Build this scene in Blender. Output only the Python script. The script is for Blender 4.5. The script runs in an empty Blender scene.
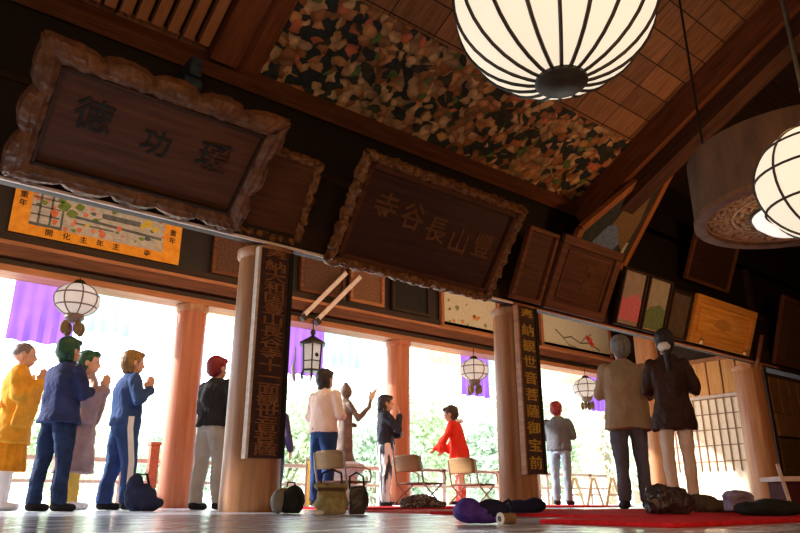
import bpy, bmesh, random
from math import *
from mathutils import Vector, Matrix, noise
random.seed(7)
C = bpy.context.scene.collection

# ------------------------------------------------------------------ camera
F = 683.0; HZ = 499.0; CH = 0.11
PIT = atan((HZ - 266.5) / F)
AZ = atan(915 / (F / cos(PIT)))
FH = (cos(AZ), sin(AZ)); RH = (sin(AZ), -cos(AZ))
cam = bpy.data.cameras.new('camera'); co = bpy.data.objects.new('camera', cam); C.objects.link(co)
cam.sensor_width = 36; cam.lens = F * 36 / 800; cam.clip_end = 400; cam.clip_start = .02
co.location = (0, 0, CH)
fv = Vector((FH[0] * cos(PIT), FH[1] * cos(PIT), sin(PIT)))
co.rotation_euler = fv.to_track_quat('-Z', 'Y').to_euler()
bpy.context.scene.camera = co

def ray(px, py):
    a = px - 400; b = 266.5 - py
    hz = F * cos(PIT) - b * sin(PIT); z = F * sin(PIT) + b * cos(PIT)
    return Vector((FH[0] * hz + RH[0] * a, FH[1] * hz + RH[1] * a, z))
O = Vector((0, 0, CH))
def Pv(px, py, v): d = ray(px, py); return O + d * (v / d.y)
def Pu(px, py, u): d = ray(px, py); return O + d * (u / d.x)
def Pz(px, py, z): d = ray(px, py); return O + d * ((z - CH) / d.z)
def Pd(px, dep):    # floor point under column px at forward depth dep
    a = (px - 400) / (F / cos(PIT)) * dep
    return Vector((FH[0] * dep + RH[0] * a, FH[1] * dep + RH[1] * a, 0))
def yaw(a):         # a = 0 faces away from the camera side, 90 faces right
    a = radians(a); d = (cos(a) * FH[0] + sin(a) * RH[0], cos(a) * FH[1] + sin(a) * RH[1])
    return atan2(-d[0], d[1])

# ------------------------------------------------------------------ materials
def newmat(name):
    m = bpy.data.materials.new(name); m.use_nodes = True; nt = m.node_tree
    return m, nt, nt.nodes['Principled BSDF']
def ramp(nt, stops, interp='LINEAR'):
    r = nt.nodes.new('ShaderNodeValToRGB'); cr = r.color_ramp; cr.interpolation = interp
    while len(cr.elements) < len(stops): cr.elements.new(.5)
    for e, (p, c) in zip(cr.elements, stops): e.position = p; e.color = (*c, 1)
    return r
def coords(nt, sc=(1, 1, 1), kind='Object', rot=(0, 0, 0)):
    t = nt.nodes.new('ShaderNodeTexCoord'); mp = nt.nodes.new('ShaderNodeMapping')
    mp.inputs['Scale'].default_value = sc; mp.inputs['Rotation'].default_value = rot
    nt.links.new(t.outputs[kind], mp.inputs[0]); return mp
def bump(nt, b, src, st=.3, dist=.01):
    n = nt.nodes.new('ShaderNodeBump'); n.inputs['Strength'].default_value = st; n.inputs['Distance'].default_value = dist
    nt.links.new(src, n.inputs['Height']); nt.links.new(n.outputs[0], b.inputs['Normal'])
def noisemat(name, c1, c2, sc=(4, 4, 4), rough=.7, ns=3, bs=.2, spec=.3, metal=0, detail=5, sheen=0):
    m, nt, b = newmat(name)
    mp = coords(nt, sc); n = nt.nodes.new('ShaderNodeTexNoise'); n.inputs['Scale'].default_value = ns
    n.inputs['Detail'].default_value = detail; n.inputs['Roughness'].default_value = .65
    nt.links.new(mp.outputs[0], n.inputs['Vector'])
    r = ramp(nt, [(.3, c1), (.7, c2)]); nt.links.new(n.outputs['Fac'], r.inputs[0])
    nt.links.new(r.outputs[0], b.inputs['Base Color'])
    b.inputs['Roughness'].default_value = rough; b.inputs['Specular IOR Level'].default_value = spec
    b.inputs['Metallic'].default_value = metal
    if bs: bump(nt, b, n.outputs['Fac'], bs)
    return m
def woodmat(name, c1, c2, axis='x', rough=.55, spec=.3, s=1.0, bs=.25):
    k = {'x': (.6, 9, 9), 'y': (9, .6, 9), 'z': (9, 9, .6)}[axis]
    return noisemat(name, c1, c2, tuple(q * s for q in k), rough, 2.2, bs, spec)
def clothmat(name, c, var=.75, rough=.85, ns=6):
    return noisemat(name, tuple(q * var for q in c), c, (1, 1, 1), rough, ns, .15, .15)
def emitmat(name, c, s, base=(.8, .8, .75)):
    m, nt, b = newmat(name); b.inputs['Base Color'].default_value = (*base, 1)
    b.inputs['Emission Color'].default_value = (*c, 1); b.inputs['Emission Strength'].default_value = s
    b.inputs['Roughness'].default_value = .8; return m
def sheermat(name, c, mixf=.7):
    m, nt, b = newmat(name)
    tr = nt.nodes.new('ShaderNodeBsdfTranslucent'); mx = nt.nodes.new('ShaderNodeMixShader')
    mp = coords(nt, (1, 1, 1)); n = nt.nodes.new('ShaderNodeTexNoise'); n.inputs['Scale'].default_value = 3
    nt.links.new(mp.outputs[0], n.inputs['Vector'])
    r = ramp(nt, [(.3, tuple(q * .85 for q in c)), (.7, c)]); nt.links.new(n.outputs['Fac'], r.inputs[0])
    nt.links.new(r.outputs[0], b.inputs['Base Color']); nt.links.new(r.outputs[0], tr.inputs['Color'])
    b.inputs['Roughness'].default_value = .9
    mx.inputs[0].default_value = mixf
    nt.links.new(b.outputs[0], mx.inputs[1]); nt.links.new(tr.outputs[0], mx.inputs[2])
    nt.links.new(mx.outputs[0], nt.nodes['Material Output'].inputs['Surface']); return m

M = {}
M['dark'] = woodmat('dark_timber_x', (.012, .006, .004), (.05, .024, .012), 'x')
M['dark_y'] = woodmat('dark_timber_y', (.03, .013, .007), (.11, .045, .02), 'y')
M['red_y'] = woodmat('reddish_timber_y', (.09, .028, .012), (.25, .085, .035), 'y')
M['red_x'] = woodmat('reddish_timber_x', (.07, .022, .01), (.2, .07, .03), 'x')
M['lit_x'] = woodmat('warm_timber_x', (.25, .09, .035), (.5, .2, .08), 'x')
M['column'] = woodmat('column_timber', (.26, .1, .04), (.5, .24, .1), 'z', .4, .4, .7)
M['column_red'] = woodmat('red_column_timber', (.32, .08, .035), (.5, .17, .07), 'z', .45, .4, .7)
M['pale'] = woodmat('pale_timber', (.5, .38, .3), (.75, .6, .5), 'x')
M['pale_white'] = noisemat('white_paint', (.62, .5, .44), (.8, .7, .64), bs=.05)
M['plaque'] = woodmat('plaque_panel', (.045, .014, .005), (.11, .038, .014), 'x', .6)
M['plaque3'] = woodmat('plaque_panel_dark', (.028, .01, .007), (.06, .024, .015), 'x', .5)
M['cloudframe'] = noisemat('cloud_carved_wood', (.06, .024, .011), (.21, .09, .04), (1.4, 1.4, 1.4), .5, 6, .5)
M['gilt'] = noisemat('gilt_carving', (.025, .009, .005), (.3, .13, .04), (1, 1, 1), .4, 20, .9)
M['ink'] = noisemat('black_ink', (.008, .007, .006), (.02, .016, .012), bs=0)
M['faded_gold'] = noisemat('faded_gold_leaf', (.07, .027, .01), (.17, .075, .028), (1, 1, 1), .5, 5, .1)
M['sign_board'] = noisemat('sign_board_wood', (.03, .013, .014), (.08, .035, .03), (1, 1, 1), .5, 8, .2)
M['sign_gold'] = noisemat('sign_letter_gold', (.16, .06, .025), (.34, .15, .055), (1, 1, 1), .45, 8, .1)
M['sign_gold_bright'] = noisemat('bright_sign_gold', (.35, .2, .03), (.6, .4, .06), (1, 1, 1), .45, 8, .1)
M['gold_board'] = woodmat('golden_board', (.5, .2, .03), (.85, .42, .09), 'x', .45)
M['gold_frame'] = woodmat('golden_board_frame', (.42, .16, .025), (.7, .32, .06), 'x', .45)
M['brass'] = noisemat('brass', (.5, .32, .1), (.8, .55, .2), rough=.3, metal=.8)
M['iron'] = noisemat('black_iron', (.01, .009, .008), (.03, .025, .02), rough=.45, bs=.05)
M['bronze'] = noisemat('old_bronze', (.09, .06, .05), (.22, .15, .12), rough=.6, metal=.2)
M['steel'] = noisemat('chair_tube', (.35, .3, .26), (.6, .52, .46), rough=.3, metal=.6, bs=0)
M['tan'] = woodmat('tan_plywood', (.28, .16, .06), (.42, .26, .11), 'x', .5)
M['seatbrown'] = noisemat('brown_seat', (.14, .06, .035), (.22, .1, .06))
M['blackcloth'] = clothmat('black_cloth', (.03, .03, .035))
M['red_carpet'] = noisemat('red_felt', (.45, .008, .015), (.75, .025, .03), (1, 1, 1), .9, 30, .4, .1)
M['red_carpet_pale'] = noisemat('pale_red_felt', (.6, .09, .08), (.8, .16, .13), (1, 1, 1), .9, 30, .4, .1)
M['white'] = noisemat('white_cloth', (.75, .75, .78), (.9, .9, .92), bs=.05)
M['skin'] = noisemat('skin', (.5, .28, .19), (.62, .36, .26), rough=.55, bs=0, ns=2)
M['eye'] = noisemat('eye_dark', (.015, .01, .01), (.03, .02, .02), bs=0, rough=.2)
M['lip'] = noisemat('lip', (.38, .14, .12), (.45, .18, .15), bs=0)

# floor: glossy boards, pale blue sky reflection put into the base colour
def floormat():
    m, nt, b = newmat('lacquered_boards')
    mp = coords(nt, (1, 1, 1)); bk = nt.nodes.new('ShaderNodeTexBrick')
    bk.inputs['Scale'].default_value = 1; bk.inputs['Brick Width'].default_value = 3.4; bk.inputs['Row Height'].default_value = .3
    bk.inputs['Mortar Size'].default_value = .006; bk.inputs['Mortar Smooth'].default_value = .2
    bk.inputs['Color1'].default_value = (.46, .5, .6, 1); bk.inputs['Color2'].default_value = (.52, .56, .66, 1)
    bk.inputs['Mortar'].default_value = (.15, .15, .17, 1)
    nt.links.new(mp.outputs[0], bk.inputs['Vector'])
    nt.links.new(bk.outputs['Color'], b.inputs['Base Color'])
    n = nt.nodes.new('ShaderNodeTexNoise'); n.inputs['Scale'].default_value = 2.5; n.inputs['Detail'].default_value = 6
    mp2 = coords(nt, (1, 3, 1)); nt.links.new(mp2.outputs[0], n.inputs['Vector'])
    r = ramp(nt, [(.35, (.12,) * 3), (.7, (.34,) * 3)]); nt.links.new(n.outputs['Fac'], r.inputs[0])
    nt.links.new(r.outputs[0], b.inputs['Roughness'])
    b.inputs['Specular IOR Level'].default_value = .5
    mixn = nt.nodes.new('ShaderNodeMath'); mixn.operation = 'MULTIPLY_ADD'
    mixn.inputs[1].default_value = .35; nt.links.new(n.outputs['Fac'], mixn.inputs[0]); nt.links.new(bk.outputs['Fac'], mixn.inputs[2])
    bump(nt, b, mixn.outputs[0], .02, .003)
    return m
M['floor'] = floormat()

def plankmat(name, c1, c2, w=.9, h=.28, rot=0):
    m, nt, b = newmat(name)
    mp = coords(nt, (1, 1, 1), rot=(0, 0, rot)); bk = nt.nodes.new('ShaderNodeTexBrick')
    bk.inputs['Scale'].default_value = 1; bk.inputs['Brick Width'].default_value = w; bk.inputs['Row Height'].default_value = h
    bk.inputs['Mortar Size'].default_value = .008; bk.offset = 0
    bk.inputs['Color1'].default_value = (*c1, 1); bk.inputs['Color2'].default_value = (*c2, 1); bk.inputs['Mortar'].default_value = (.01, .004, .002, 1)
    nt.links.new(mp.outputs[0], bk.inputs['Vector'])
    n = nt.nodes.new('ShaderNodeTexNoise'); n.inputs['Scale'].default_value = 3; n.inputs['Detail'].default_value = 6
    mp2 = coords(nt, (8, 1, 4), rot=(0, 0, rot)); nt.links.new(mp2.outputs[0], n.inputs['Vector'])
    mx = nt.nodes.new('ShaderNodeMix'); mx.data_type = 'RGBA'; mx.blend_type = 'MULTIPLY'; mx.inputs[0].default_value = .7
    r = ramp(nt, [(.3, (.35,) * 3), (.7, (1.2,) * 3)]); nt.links.new(n.outputs['Fac'], r.inputs[0])
    nt.links.new(bk.outputs['Color'], mx.inputs[6]); nt.links.new(r.outputs[0], mx.inputs[7])
    nt.links.new(mx.outputs[2], b.inputs['Base Color']); b.inputs['Roughness'].default_value = .6
    bump(nt, b, bk.outputs['Fac'], .5, .01)
    return m
M['ceiling'] = plankmat('ceiling_planks', (.42, .2, .09), (.26, .12, .055), .62, .34)
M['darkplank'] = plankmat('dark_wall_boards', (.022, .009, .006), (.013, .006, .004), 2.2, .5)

def flowermat():
    m, nt, b = newmat('painted_flowers')
    L = nt.links.new
    mp = coords(nt, (1, 1, 0)); n = nt.nodes.new('ShaderNodeTexNoise'); n.inputs['Scale'].default_value = 5; n.inputs['Detail'].default_value = 3
    L(mp.outputs[0], n.inputs['Vector'])
    ad = nt.nodes.new('ShaderNodeVectorMath'); ad.operation = 'MULTIPLY_ADD'; ad.inputs[1].default_value = (.22, .22, 0)
    L(n.outputs['Color'], ad.inputs[0]); L(mp.outputs[0], ad.inputs[2])
    def voro(scale):
        v = nt.nodes.new('ShaderNodeTexVoronoi'); v.inputs['Scale'].default_value = scale; L(ad.outputs[0], v.inputs['Vector'])
        s = nt.nodes.new('ShaderNodeSeparateColor'); L(v.outputs['Color'], s.inputs[0]); return v, s
    v1, s1 = voro(10); v2, s2 = voro(2.6); v3, s3 = voro(14)
    r1 = ramp(nt, [(0, (.02, .03, .04)), (.13, (.75, .5, .28)), (.27, (.4, .15, .06)), (.4, (.7, .36, .15)), (.53, (.06, .06, .04)), (.62, (.8, .52, .28)), (.74, (.5, .22, .09)), (.86, (.14, .24, .07)), (.93, (.7, .2, .1))], 'CONSTANT')
    L(s1.outputs[0], r1.inputs[0])
    r2 = ramp(nt, [(0, (.02, .035, .045)), (.3, (.3, .15, .07)), (.55, (.03, .04, .03)), (.8, (.4, .26, .14))], 'CONSTANT'); L(s2.outputs[1], r2.inputs[0])
    gt = nt.nodes.new('ShaderNodeMath'); gt.operation = 'GREATER_THAN'; gt.inputs[1].default_value = .68
    L(s1.outputs[2], gt.inputs[0])
    mx = nt.nodes.new('ShaderNodeMix'); mx.data_type = 'RGBA'
    L(gt.outputs[0], mx.inputs[0]); L(r1.outputs[0], mx.inputs[6]); L(r2.outputs[0], mx.inputs[7])
    # petal shading: dark rim of each cell
    r3 = ramp(nt, [(.0, (1.15,) * 3), (.07, (.7,) * 3), (.13, (.4,) * 3)])
    sc = nt.nodes.new('ShaderNodeMath'); sc.operation = 'MULTIPLY'; sc.inputs[1].default_value = .15
    L(v1.outputs['Distance'], sc.inputs[0]); L(sc.outputs[0], r3.inputs[0])
    m2 = nt.nodes.new('ShaderNodeMix'); m2.data_type = 'RGBA'; m2.blend_type = 'MULTIPLY'; m2.inputs[0].default_value = 1
    L(mx.outputs[2], m2.inputs[6]); L(r3.outputs[0], m2.inputs[7])
    L(m2.outputs[2], b.inputs['Base Color']); b.inputs['Roughness'].default_value = .7
    return m
M['flowers'] = flowermat()

# ------------------------------------------------------------------ builders
class MB:
    def __init__(s): s.bm = bmesh.new(); s.mi = 0
    def add(s, verts, faces):
        vs = [s.bm.verts.new(v) for v in verts]
        for f in faces:
            try: fc = s.bm.faces.new([vs[i] for i in f]); fc.material_index = s.mi
            except ValueError: pass
        return s
    def mat(s, i): s.mi = i; return s
    def box(s, x0, x1, y0, y1, z0, z1, mtx=None):
        v = [Vector((x, y, z)) for x in (x0, x1) for y in (y0, y1) for z in (z0, z1)]
        if mtx: v = [mtx @ q for q in v]
        return s.add(v, [(0, 1, 3, 2), (4, 6, 7, 5), (0, 4, 5, 1), (2, 3, 7, 6), (0, 2, 6, 4), (1, 5, 7, 3)])
    def bar(s, a, b, w, h, up=(0, 0, 1)):
        a = Vector(a); b = Vector(b); d = (b - a).normalized(); up = Vector(up)
        x = d.cross(up).normalized(); y = x.cross(d).normalized()
        v = []
        for p in (a, b):
            for i, j in ((-1, -1), (1, -1), (1, 1), (-1, 1)): v.append(p + x * i * w / 2 + y * j * h / 2)
        return s.add(v, [(3, 2, 1, 0), (4, 5, 6, 7), (0, 1, 5, 4), (1, 2, 6, 5), (2, 3, 7, 6), (3, 0, 4, 7)])
    def loft(s, rings, n=20, caps=True):
        # rings: (center, rx, ry) with ellipses in XY, or (center, rx, ry, xaxis, yaxis)
        vs = []; fs = []
        for r in rings:
            c = Vector(r[0]); X = Vector(r[3]) if len(r) > 3 else Vector((1, 0, 0)); Y = Vector(r[4]) if len(r) > 3 else Vector((0, 1, 0))
            for k in range(n):
                a = 2 * pi * k / n; vs.append(c + X * (r[1] * cos(a)) + Y * (r[2] * sin(a)))
        for i in range(len(rings) - 1):
            for k in range(n):
                k2 = (k + 1) % n; fs.append((i * n + k, i * n + k2, (i + 1) * n + k2, (i + 1) * n + k))
        if caps: fs.append(tuple(range(n - 1, -1, -1))); fs.append(tuple((len(rings) - 1) * n + k for k in range(n)))
        return s.add(vs, fs)
    def cap(s, a, b, r0, r1=None, n=12, m=4):   # tapered capsule
        r1 = r0 if r1 is None else r1
        a = Vector(a); b = Vector(b); d = (b - a)
        d = d.normalized() if d.length > 1e-6 else Vector((0, 0, 1))
        X = d.orthogonal().normalized(); Y = d.cross(X)
        R = []
        for i in range(m + 1):
            t = pi / 2 * (1 - i / m); R.append((a - d * r0 * sin(t), max(r0 * cos(t), r0 * .02), max(r0 * cos(t), r0 * .02), X, Y))
        for i in range(m + 1):
            t = pi / 2 * (i / m); R.append((b + d * r1 * sin(t), max(r1 * cos(t), r1 * .02), max(r1 * cos(t), r1 * .02), X, Y))
        return s.loft(R, n)
    def cyl(s, a, b, r0, r1=None, n=16):
        r1 = r0 if r1 is None else r1; a = Vector(a); b = Vector(b); d = (b - a).normalized()
        X = d.orthogonal().normalized(); Y = d.cross(X)
        return s.loft([(a, r0, r0, X, Y), (b, r1, r1, X, Y)], n)
    def ell(s, c, rx, ry, rz, n=20, m=12):
        c = Vector(c); R = []
        for i in range(m + 1):
            t = -pi / 2 + pi * i / m; q = max(cos(t), .02); R.append((c + Vector((0, 0, rz * sin(t))), rx * q, ry * q))
        return s.loft(R, n)
    def lathe(s, prof, c=(0, 0, 0), n=32, caps=True):
        c = Vector(c); return s.loft([(c + Vector((0, 0, z)), max(r, 1e-4), max(r, 1e-4)) for r, z in prof], n, caps)
    def tube(s, pts, r, n=8, close=False):
        pts = [Vector(p) for p in pts]; R = []; X = None
        for i, p in enumerate(pts):
            a = pts[i - 1] if (i or close) else pts[0]; b = pts[(i + 1) % len(pts)] if (i < len(pts) - 1 or close) else pts[-1]
            d = (b - a).normalized()
            if X is None: X = d.orthogonal().normalized()
            else: X = (X - d * X.dot(d)).normalized()
            rr = r[i] if isinstance(r, (list, tuple)) else r
            R.append((p, rr, rr, X, d.cross(X)))
        if close: R.append(R[0])
        return s.loft(R, n, not close)
    def poly(s, pts, z, th=.002):
        n = len(pts); v = [Vector((p[0], p[1], z)) for p in pts] + [Vector((p[0], p[1], z - th)) for p in pts]
        return s.add(v, [tuple(range(n)), tuple(range(2 * n - 1, n - 1, -1))] + [(i, i + n, (i + 1) % n + n, (i + 1) % n) for i in range(n)])
    def mesh(s, name, mats, smooth=False, fix=True):
        if fix: bmesh.ops.recalc_face_normals(s.bm, faces=s.bm.faces)
        me = bpy.data.meshes.new(name); s.bm.to_mesh(me); s.bm.free()
        for m in (mats if isinstance(mats, (list, tuple)) else [mats]): me.materials.append(m)
        if smooth:
            me.polygons.foreach_set('use_smooth', [True] * len(me.polygons))
        return me
    def build(s, name, mats, parent=None, smooth=False, label=None, cat=None, group=None, kind=None, loc=None, bev=0):
        me = s.mesh(name, mats, smooth)
        o = bpy.data.objects.new(name, me); C.objects.link(o); o.parent = parent
        if smooth:
            md = o.modifiers.new('e', 'EDGE_SPLIT'); md.split_angle = radians(40)
        if bev:
            md = o.modifiers.new('b', 'BEVEL'); md.width = bev; md.segments = 2
        tag(o, label, cat, group, kind)
        if loc is not None: o.location = loc
        return o
def tag(o, label=None, cat=None, group=None, kind=None):
    for k, v in (('label', label), ('category', cat), ('group', group), ('kind', kind)):
        if v: o[k] = v
def thing(name, label, cat, loc=(0, 0, 0), rot=(0, 0, 0), group=None):
    o = bpy.data.objects.new(name, None); C.objects.link(o); o.empty_display_size = .1
    o.location = loc; o.rotation_euler = rot; tag(o, label, cat, group); return o
def remeshed(mb, vox, smooth=2, wr=0, fr=6, stretch=(1, 1, .5)):
    me = bpy.data.meshes.new('t'); bmesh.ops.recalc_face_normals(mb.bm, faces=mb.bm.faces); mb.bm.to_mesh(me); mb.bm.free()
    o = bpy.data.objects.new('t', me); C.objects.link(o)
    r = o.modifiers.new('r', 'REMESH'); r.mode = 'VOXEL'; r.voxel_size = vox
    if smooth: sm = o.modifiers.new('s', 'SMOOTH'); sm.factor = .5; sm.iterations = smooth
    dg = bpy.context.evaluated_depsgraph_get(); dg.update()
    m2 = bpy.data.meshes.new_from_object(o.evaluated_get(dg)); bpy.data.objects.remove(o); bpy.data.meshes.remove(me)
    if wr:
        off = Vector((random.random() * 50,) * 3); ns = [v.normal.copy() for v in m2.vertices]
        for v, nn in zip(m2.vertices, ns):
            q = Vector((v.co.x * stretch[0], v.co.y * stretch[1], v.co.z * stretch[2])) * fr + off
            v.co += nn * (noise.noise(q) * wr + abs(noise.noise(q * 2.3)) * wr * .6)
    m2.polygons.foreach_set('use_smooth', [True] * len(m2.polygons)); m2.update(); return m2
def link(name, me, mat, parent=None, **k):
    me.name = name; me.materials.clear(); me.materials.append(mat)
    o = bpy.data.objects.new(name, me); C.objects.link(o); o.parent = parent; tag(o, **k); return o
def copy_tree(o, parent=None):
    c = o.copy(); C.objects.link(c); c.parent = parent
    for ch in list(o.children): copy_tree(ch, c)
    return c
def text_mesh(s, size, ext=.004, vertical=False, gap=1.15):
    chars = list(s); bmm = bmesh.new()
    for i, ch in enumerate(chars):
        if ch == ' ': continue
        cu = bpy.data.curves.new('t', 'FONT'); cu.body = ch; cu.size = size; cu.extrude = ext
        cu.align_x = 'CENTER'; cu.align_y = 'CENTER'; cu.offset = size * .012; cu.resolution_u = 3
        o = bpy.data.objects.new('t', cu); C.objects.link(o)
        dg = bpy.context.evaluated_depsgraph_get(); dg.update()
        me = bpy.data.meshes.new_from_object(o.evaluated_get(dg))
        k = (i - (len(chars) - 1) / 2) * size * gap
        me.transform(Matrix.Translation((0, -k, 0) if vertical else (k, 0, 0)))
        bmm.from_mesh(me); bpy.data.objects.remove(o); bpy.data.curves.remove(cu); bpy.data.meshes.remove(me)
    me = bpy.data.meshes.new('inscription'); bmm.to_mesh(me); bmm.free(); return me
def struct(name, mb, mat, **k): return mb.build(name, mat, kind='structure', **k)

# ------------------------------------------------------------------ room shell
VN = 5.94; VF = 8.91; ZL = 2.46
struct('floor', MB().box(-5, 17, -6, 9.75, -.12, 0), M['floor'])
struct('ground', MB().box(-40, 90, 9.9, 90, -1.6, -1.0), noisemat('pale_ground', (.55, .55, .45), (.75, .75, .68), bs=0))
# near row: lintel, strip with its lit edge put into the colour, board wall above
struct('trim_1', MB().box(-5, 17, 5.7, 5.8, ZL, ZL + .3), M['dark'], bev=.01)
struct('trim_2', MB().box(-5, 6.3, 5.675, 5.7, ZL, ZL + .024), noisemat('lit_edge_strip', (.8, .66, .58), (.9, .78, .7), bs=0))
struct('trim_3', MB().box(6.3, 13.6, 5.675, 5.7, ZL, ZL + .024), M['lit_x'])  # same strip, weaker light along this end put into its colour
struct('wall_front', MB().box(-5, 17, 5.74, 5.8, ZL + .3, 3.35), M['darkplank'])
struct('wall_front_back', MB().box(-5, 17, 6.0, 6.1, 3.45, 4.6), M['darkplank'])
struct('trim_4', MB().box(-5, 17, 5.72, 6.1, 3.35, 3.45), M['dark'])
# far row beams, lit strips and shaded recess put into the timber colours
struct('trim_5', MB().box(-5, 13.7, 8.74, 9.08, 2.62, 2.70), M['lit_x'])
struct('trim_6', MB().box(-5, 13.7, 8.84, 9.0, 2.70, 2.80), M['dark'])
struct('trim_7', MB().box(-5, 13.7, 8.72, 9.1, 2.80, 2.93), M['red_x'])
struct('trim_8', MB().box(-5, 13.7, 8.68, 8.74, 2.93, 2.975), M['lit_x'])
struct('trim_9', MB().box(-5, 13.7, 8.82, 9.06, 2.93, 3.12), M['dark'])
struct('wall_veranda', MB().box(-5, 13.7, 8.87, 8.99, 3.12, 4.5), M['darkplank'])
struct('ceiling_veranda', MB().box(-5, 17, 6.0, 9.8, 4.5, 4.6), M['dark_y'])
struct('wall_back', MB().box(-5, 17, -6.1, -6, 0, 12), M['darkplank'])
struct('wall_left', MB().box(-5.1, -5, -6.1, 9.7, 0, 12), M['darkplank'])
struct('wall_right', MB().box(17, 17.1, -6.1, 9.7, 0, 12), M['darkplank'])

SL = .52; ZC = 4.47
def zc(v): return ZC + (VN - v) * SL
ang = atan(SL)
# ceiling frame empties are not needed: objects are given the ceiling's tilt (local y runs up the slope toward the hall)
CR = (0, 0, 0)
def on_ceiling(o):
    # local x = u, local y = inward up the slope, local z = up-ish
    o.matrix_world = Matrix.Translation((0, VN, ZC)) @ Matrix.Rotation(-ang, 4, 'X') @ Matrix.Diagonal((1, -1, 1, 1)) @ Matrix.Identity(4)
def ceil_box(mb, x0, x1, l0, l1, z0, z1):
    # l = length up the slope from the near row; z = height above ceiling plane
    Mx = Matrix.Translation((0, VN, ZC)) @ Matrix(((1, 0, 0, 0), (0, -cos(ang), sin(ang), 0), (0, sin(ang), cos(ang), 0), (0, 0, 0, 1)))
    return mb.box(x0, x1, l0, l1, z0, z1, Mx)
def hitceil(px, py):
    d = ray(px, py); n = Vector((0, SL, 1)); t = (ZC + VN * SL - CH) / (d.dot(n)); p = O + d * t
    return p.x, (VN - p.y) / cos(ang)
def ceil_obj(name, x0, x1, l0, l1, z0, z1, mat, kind='structure', **k):
    # own local frame so that textures follow the slope
    o = MB().box(0, x1 - x0, 0, l1 - l0, z0, z1).build(name, mat, kind=kind, **k)
    Mx = Matrix.Translation((0, VN, ZC)) @ Matrix(((1, 0, 0, 0), (0, -cos(ang), sin(ang), 0), (0, sin(ang), cos(ang), 0), (0, 0, 0, 1)))
    # mirror-free: rotate 180 about local z
    R = Matrix(((1, 0, 0, 0), (0, -cos(ang), -sin(ang), 0), (0, sin(ang), -cos(ang), 0), (0, 0, 0, 1)))
    o.matrix_world = Matrix.Translation((x0, VN - l0 * cos(ang), ZC + l0 * sin(ang))) @ R
    return o
ceil_obj('ceiling', -5, 8.4, -.1, 14, -.12, 0, M['ceiling'])
struct('ceiling_right', MB().add([(8.4, VN + .1, 5.6), (17, VN + .1, 5.6), (17, -6.1, 12), (8.4, -6.1, 12)], [(0, 1, 2, 3)]), M['dark'])  # dark timber puts the unlit look of this bay into the colour
struct('wall_gable', MB().add([(8.42, 6, 4.4), (8.42, 6, 5.7), (8.42, -6.1, 12), (8.42, -6.1, 10.8)], [(0, 1, 2, 3)]), M['dark_y'])
struct('wall_front_upper', MB().box(8.3, 17, 6.0, 6.1, 4.6, 5.7), M['darkplank'])
# z is flipped in ceil_obj: positive z hangs below the ceiling
x0, l0 = hitceil(258, 78); x1, l1 = hitceil(627, 140)
PX0, PX1, PL0, PL1 = x0, x1, l0 + .02, l1
print('painting', x0, l0, x1, l1, hitceil(575, 192), hitceil(430, 5), hitceil(300, 0))
PX0=x0-.02
pt = thing('ceiling_painting', 'long ceiling painting crowded with red, cream and green flowers and dark leaves', 'painting')
o = ceil_obj('painted_panel', PX0, 8.1, .03, PL1, 0, .02, M['flowers'], kind=None)
o.parent = pt
ceil_obj('trim_10', -5, 8.4, -.12, .03, 0, .2, M['red_x'])
ceil_obj('trim_11', 8.1, 8.45, -.1, 9, 0, .42, M['red_y'])
ceil_obj('trim_12', 8.2, 8.5, .2, 9, .42, .66, M['dark_y'])
a, _ = hitceil(245, 0); b_, _ = hitceil(216, 0)
ceil_obj('trim_13', PX0 - .62, PX0 - .34, .1, 9, 0, .26, M['red_y'])
ceil_obj('trim_14', PX0 - .34, PX0 - .02, .03, 9, 0, .05, M['red_y'])
ceil_obj('trim_15', -5, PX0 - .62, .12, 9, 0, .02, M['dark'])
# row of pale slats in the left bay
sl = thing('slatted_grille', 'slatted timber grille of short reddish rafters high above the left plaque', 'grille')
def slat(i):
    px = 205 - i * 15.5; py = 38 - i * 6.0
    x, l = hitceil(px, py); return x, l
for i in range(9):
    x, l = slat(i)
    o = ceil_obj('slat', x - .08, x + .02, slat(0)[1], slat(0)[1] + 1.2, .05, .16, M['slat'] if 'slat' in M else M.setdefault('slat', woodmat('slat_wood', (.3, .12, .05), (.5, .22, .1), 'y')), kind=None)
    o.parent = sl
# blue painted bracket block by the beam
bl = Pv(192, 78, 5.6)
br = thing('bracket_block', 'small blue-tinged carved bracket under the left ceiling beam', 'bracket', bl - Vector((0, 0, .12)))
MB().box(-.09, .09, -.06, .4, 0, .1).box(-.06, .06, -.1, .4, .1, .3).build('bracket_arm', noisemat('blue_paint_old', (.015, .02, .03), (.04, .06, .085)), br, bev=.02)

# ------------------------------------------------------------------ columns
def column(px, V, r, label, top, mat, z1, u=None):
    if u is None: u = Pv(px, 503, V).x
    t = thing('round_column', label, 'column', (u, V, 0))
    prof = [(r * 1.02, 0.0), (r * 1.03, .02), (r * 1.0, .5), (r * .985, 1.4), (r * .95, z1)]
    MB().lathe(prof, n=40).build('shaft', mat, t, smooth=True)
    MB().lathe([(r * .98, z1 - .1), (r * 1.06, z1 - .07), (r * 1.06, z1 - .01), (r * .9, z1)], n=40).build('neck_band', top, t, smooth=True)
    return t
column(249, VN, .262, 'thick round timber column in the foreground carrying the widest vertical sign', M['column'], M['column'], ZL)
column(520, VN, .235, 'round timber column carrying the narrow gold lettered sign', M['column'], M['column'], ZL)
column(769, VN, .25, 'round timber column glowing white at its foot beside the lattice wall', M['column'], M['column'], ZL)
FU = []
column(173, VF, .205, 'round outer column left of the foreground column, behind the person in light grey trousers', M['column'], M['column_red'], 2.62)
column(398, VF, .2, 'round red-brown outer column behind the woman in black and white trousers', M['column_red'], M['column_red'], 2.62)
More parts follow.
